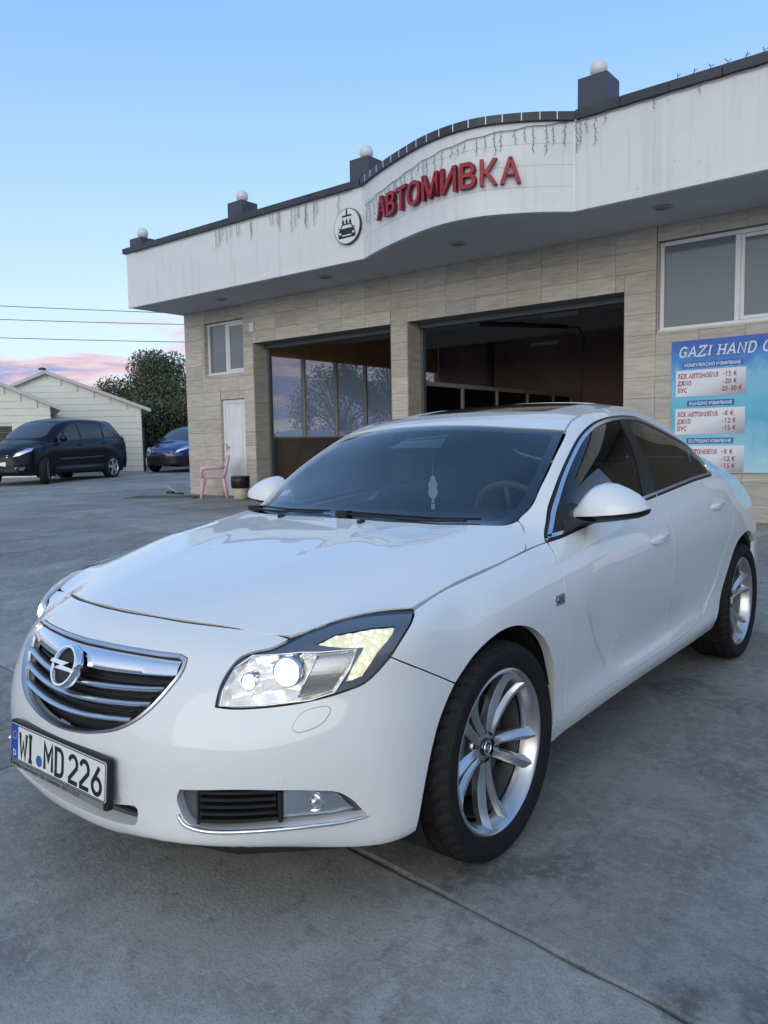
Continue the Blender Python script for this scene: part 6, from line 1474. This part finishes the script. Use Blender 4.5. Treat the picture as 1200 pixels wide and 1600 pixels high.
# ------------------------------------------------------------------ cream sheds with horizontal siding
M['siding'] = mat('cream_siding', (.74,.725,.65), rough=.55, var=.08, vscale=1.5); M['roofw'] = mat('shed_roof_edge', (.50,.50,.49), rough=.5); M['shut'] = mat('dark_opening', (.02,.03,.028), rough=.4)
def shed(label, u0, u1, ridge_u, d, zw, zr, depth, opening=None, oh=.35):
    """gabled shed, gable towards the photographer; boards are separate lapped pieces"""
    g0 = at((u0+u1)/2, d).z-.05
    t = thing('siding_shed', label, 'shed', tuple(at((u0+u1)/2, d, g0)))
    T = Vector(t.location)
    DD = Vector((-.899,.438,0))
    q = lambda u, dd, z: tuple(at(u, d, z)+DD*dd-T)
    def roofz(u): return zw+(zr-zw)*(1-abs(u-ridge_u)/((u1-ridge_u) if u > ridge_u else (ridge_u-u0)))
    core = MB(); core.prism([(u0,g0),(u1,g0),(u1,zw),(ridge_u,zr),(u0,zw)], .02, depth, lambda a, b, dd: q(a, dd, b)); core.obj('wall', M['siding'], t)
    h = .235; z = g0
    while z < zr-.03:
        z1 = min(z+h, zr-.02); lo, hi = u0, u1
        if z1 > zw:
            k = (zr-z1)/(zr-zw); hi = ridge_u+(u1-ridge_u)*k; lo = ridge_u-(ridge_u-u0)*k
        segs = [(lo, hi)]
        if opening and z < opening[3] and z1 > opening[2]: segs = [(lo, opening[0]), (opening[1], hi)]
        for a, b in segs:
            if b-a > .05:
                m = MB(); m.prism([(0,0),(1,0),(1,1),(0,1)], 0, 1, lambda A_, B_, D_: q(a+(b-a)*A_, -.022*(1-B_)-.006+(.03 if D_ else 0), z+(z1-z)*B_)); m.obj('siding_board', M['siding'], t)
        z += h
    z = g0; sd = MB()
    while z < zw-.02:
        z1 = min(z+h, zw); sd.prism([(0,0),(1,0),(1,1),(0,1)], 0, 1, lambda A_, B_, D_: q(u1+.022*(1-B_)+.004-(.03 if D_ else 0), depth*A_, z+(z1-z)*B_)); z += h
    sd.obj('side_siding', M['siding'], t)['kind'] = 'stuff'
    for s_ in (-1, 1):
        ue = (u1+oh) if s_ > 0 else (u0-oh); ze = zw-(zr-zw)*oh/abs(u1-ridge_u if s_ > 0 else ridge_u-u0)
        m = MB(); v = [q(ridge_u, -.25, zr), q(ue, -.25, ze), q(ue, depth, ze), q(ridge_u, depth, zr)]; v += [q(ridge_u, -.25, zr+.12), q(ue, -.25, ze+.12), q(ue, depth, ze+.12), q(ridge_u, depth, zr+.12)]
        m.add(v, [(3,2,1,0),(4,5,6,7),(0,1,5,4),(1,2,6,5),(2,3,7,6),(3,0,4,7)]); m.obj('roof_slope', M['roofw'], t)
    rc = at(ridge_u, d-.2, zr+.13)-T
    MB().lathe([(.001,.09),(.10,.075),(.14,.04),(.14,0)], 14, tuple(rc)).obj('ridge_cap', M['coping'], t, True)
    if opening:
        a, b, z0, z1 = opening
        f = MB(); f.prism([(a,z0),(b,z0),(b,z1),(a,z1)], -.005, .019, lambda A_, B_, D_: q(A_, D_, B_)); w = f.obj('window', M['shut'], t)
        for k in range(5):
            m = MB(); zz = z0+(z1-z0)*k/4; m.prism([(a,zz-.02),(b,zz-.02),(b,zz+.02),(a,zz+.02)], -.03, -.006, lambda A_, B_, D_: q(A_, D_, B_)); m.obj('glazing_bar', M['trim'], w)
    return t
shed('cream sided gable shed at the left edge with a dark window behind the minivan', -15.3, -11.05, -12.92, 26.0, 2.68, 3.50, 8, opening=(-14.6,-12.35,1.25,2.03))
shed('larger cream sided gable shed set back behind the minivan, mesh panel at its corner', -16.2, -9.12, -12.66, 29.5, 2.72, 4.08, 9)
# ------------------------------------------------------------------ mesh fence
M['fence'] = mat('fence_green', (.015,.045,.035), rough=.5); M['mesh'] = mat('fence_wire', (.22,.23,.23), rough=.5)
fe = thing('mesh_fence', 'welded wire mesh fence with a dark green post between shed and blue van', 'fence', tuple(at(-9.3, 28.6)))
FT = Vector(fe.location); fq = lambda u, dd, z: tuple(at(u, 28.6+dd, FT.z+z)-FT)
for u in (-8.78,): MB().tube([fq(u, 0, 0), fq(u, 0, 1.62)], .045, 8).obj('post', M['fence'], fe)
wv = MB()
for k in range(19): wv.tube([fq(-10.85+k*.055*1.02, .12, .02), fq(-10.85+k*.055*1.02, .12, 1.48)], .0045, 4)
for k in range(13): wv.tube([fq(-10.85, .12, .05+k*.118), fq(-9.84, .12, .05+k*.118)], .0045, 4)
wv.obj('wire_panel', M['mesh'], fe)['kind'] = 'stuff'
pl_ = thing('stacked_rack', 'low grey metal rack leaning on the shed corner behind the minivan', 'rack', tuple(at(-10.3, 28.3)))
for k in range(6): o = MB().tube([(k*.14-.4,0,0),(k*.14-.25,.1,.62)], .016, 5).obj('bar', M['mesh'], pl_)
MB().tube([(-.36,.03,.2),(.40,.03,.2)], .016, 5).obj('rail', M['mesh'], pl_); MB().tube([(-.28,.08,.5),(.48,.08,.5)], .016, 5).obj('rail', M['mesh'], pl_)

# ------------------------------------------------------------------ trees
def leaf_mat():
    m = mat('willow_leaf', (.07,.085,.04), rough=.6); n = m.node_tree; b = n.nodes['Principled BSDF']; L = n.links.new
    g = n.nodes.new('ShaderNodeNewGeometry'); r = n.nodes.new('ShaderNodeValToRGB'); e = r.color_ramp.elements
    e[0].color = (.060,.078,.042,1); e[1].color = (.19,.205,.12,1); k = e.new(.6); k.color = (.11,.13,.072,1); L(g.outputs['Random Per Island'], r.inputs[0]); L(r.outputs[0], b.inputs['Base Color'])
    return m
M['leaf'] = leaf_mat(); M['bark'] = mat('bark', (.07,.055,.042), rough=.9, bump=.5, bscale=20)
def tree(label, base, height, width, nleaf, seed, leafs=.16, low=.25, group='trees behind the yard'):
    rr = random.Random(seed); t = thing('tree', label, 'tree', tuple(base), 0, group)
    tr = MB(); ends = []
    hs = height*.30
    tr.tube([(0,0,0),(.03,.0,hs*.5),(-.02,.02,hs)], [.17*height/5,.14*height/5,.11*height/5], 9)
    for k in range(9):
        a = k*2.4+rr.uniform(-.3,.3); rad = width*.5*rr.uniform(.45,.85); zt = height*rr.uniform(.55,.92)
        p2 = (math.cos(a)*rad, math.sin(a)*rad, zt); p1 = (p2[0]*.35, p2[1]*.35, hs+(zt-hs)*.5); tr.tube([(0,0,hs*.9), p1, p2], [.06,.045,.015], 6); ends.append(p2)
    tr.obj('trunk', M['bark'], t, True)
    cl = []
    for k in range(46):
        z = low+(1-low)*rr.random()**.8; prof = math.sin(math.pi*min(1, max(.05, (z-low*.5)/(1.06-low*.5))))**.6
        a = rr.uniform(0, 2*math.pi); q = math.sqrt(rr.random())*.92
        cl.append((math.cos(a)*q*width*.5*prof, math.sin(a)*q*width*.5*prof, z*height*.95, rr.uniform(.11,.20)*width))
    v = []; f = []
    for i in range(nleaf):
        cx, cy, cz, cr = cl[i % len(cl)]
        d = Vector((rr.gauss(0,1), rr.gauss(0,1), rr.gauss(0,1))).normalized()*cr*rr.random()**.42
        p = Vector((cx, cy, cz))+d; p.z = max(p.z, .05)
        ax = Vector((rr.gauss(0,.6)+d.x, rr.gauss(0,.6)+d.y, rr.gauss(0,.7)-.1)).normalized(); sd_ = ax.cross(Vector((rr.gauss(0,1), rr.gauss(0,1), rr.gauss(0,1)))).normalized()
        l = leafs*rr.uniform(.6,1.3); w = l*.17
        k = len(v); v += [tuple(p-ax*l*.5), tuple(p+sd_*w), tuple(p+ax*l*.5), tuple(p-sd_*w)]; f.append((k, k+1, k+2, k+3))
    o = obj('crown', v, f, M['leaf'], t); return t
tree('grey-green willow-like tree between the cream shed and the car wash corner', at(-10.3, 35.5, .35), 4.8, 5.0, 30000, 3, leafs=.18)
tree('grey-green tree seen through the misted panes of the left bay', at(-1.9, 34.5, .35), 4.35, 4.2, 9000, 5)
tree('bushy tree hidden beyond the car wash, right of the one in the panes', at(.9, 37, .35), 4.6, 4.4, 8000, 8)
tree('low dark bush filling the gap under the willow-like tree', at(-8.6, 34.0, .35), 2.9, 3.4, 9000, 11, low=.05)
hedge_v = []; hedge_f = []; rr = random.Random(21)
for i in range(26000):
    u = rr.uniform(-75, 60); d = 62+rr.uniform(-2.5, 2.5); h = (1.8+.9*math.sin(u*.31)+.6*math.sin(u*.83+1))*rr.random()**.6
    p = at(u, d, .4+h); ax = Vector((rr.gauss(0,1), rr.gauss(0,1), rr.gauss(0,1))).normalized(); sd_ = ax.orthogonal().normalized(); l = .42; k = len(hedge_v)
    hedge_v += [tuple(p-ax*l), tuple(p+sd_*l*.4), tuple(p+ax*l), tuple(p-sd_*l*.4)]; hedge_f.append((k, k+1, k+2, k+3))
tag(obj('far_treeline', hedge_v, hedge_f, M['leaf']), 'low distant line of trees at the edge of the yard', 'treeline', kind='stuff')
# parked pale cars glimpsed through the panes
M['pale'] = mat('pale_car_paint', (.55,.57,.60), rough=.3, coat=1)
for k, (u, d) in enumerate(((-3.9, 30.5), (-1.5, 29.8))):
    b_ = at(u, d)
    t = thing('parked_car', ('pale car dimly seen through the leftmost bay pane' if k == 0 else 'pale car dimly seen through the middle bay panes'), 'car', (b_.x, b_.y, b_.z), R(25+k*160), 'cars parked beyond the car wash')
    sc = Matrix.Diagonal((.96,.92,.84,1)); o = obj('body', [tuple(sc @ Vector(p)) for p in V2.V[:]], V2.T, M['pale'], t, smooth=True)
    for x in (.78,-.78): simple_wheel(t, x, 0, .3); simple_wheel(t, x, 2.62, .3)
# ------------------------------------------------------------------ overhead wires
wi = thing('overhead_wires', 'three thin power lines crossing the sky at the left', 'wires', tuple(at(-14, 20, 6)))
WT = Vector(wi.location)
for k, (za, zb_) in enumerate(((5.00, 4.74), (4.66, 4.46), (4.20, 4.02))):
    pts = []
    for i in range(21):
        u = -16+(16-1.0)*i/20*1.25; f_ = (u+9.95)/(-5.18+9.95)
        z = za+(zb_-za)*f_-.10*math.sin(math.pi*min(1, max(0, (u+16)/18.75))); pts.append(tuple(at(u, 20.0, z)-WT))
    MB().tube(pts, .009, 5).obj('wire', M['wire'], wi, True)
for u in (-16, 2.75):
    t = thing('utility_pole', 'wooden utility pole carrying the power lines, '+('outside the left edge' if u < 0 else 'behind the car wash'), 'pole', tuple(at(u, 20.0)))
    MB().lathe([(0,0),(.14,0),(.10,5.4),(0,5.4)], 12).obj('post', M['bark'], t); MB().box((-.06,-.45,4.0),(.06,.45,4.1)).obj('crossarm', M['bark'], t)
# ------------------------------------------------------------------ the sided building that the car's flank mirrors
rs = thing('mirrored_shed', 'long building with horizontal siding along the right side of the yard', 'shed', (8.6, 2, 0))
for k in range(13): MB().prism([(-9,k*.22),(13,k*.22),(13,k*.22+.215),(-9,k*.22+.215)], 0, 1, lambda a, b, d: (.02*((b/.22) % 1)+.3*d, a, b)).obj('siding_board', M['roofw'], rs)
MB().box((-.5,-9.4,2.87),(6,13.4,3.15)).obj('roof', M['coping'], rs)
MB().box((.31,-9,0),(6,13,2.86)).obj('wall', M['roofw'], rs)
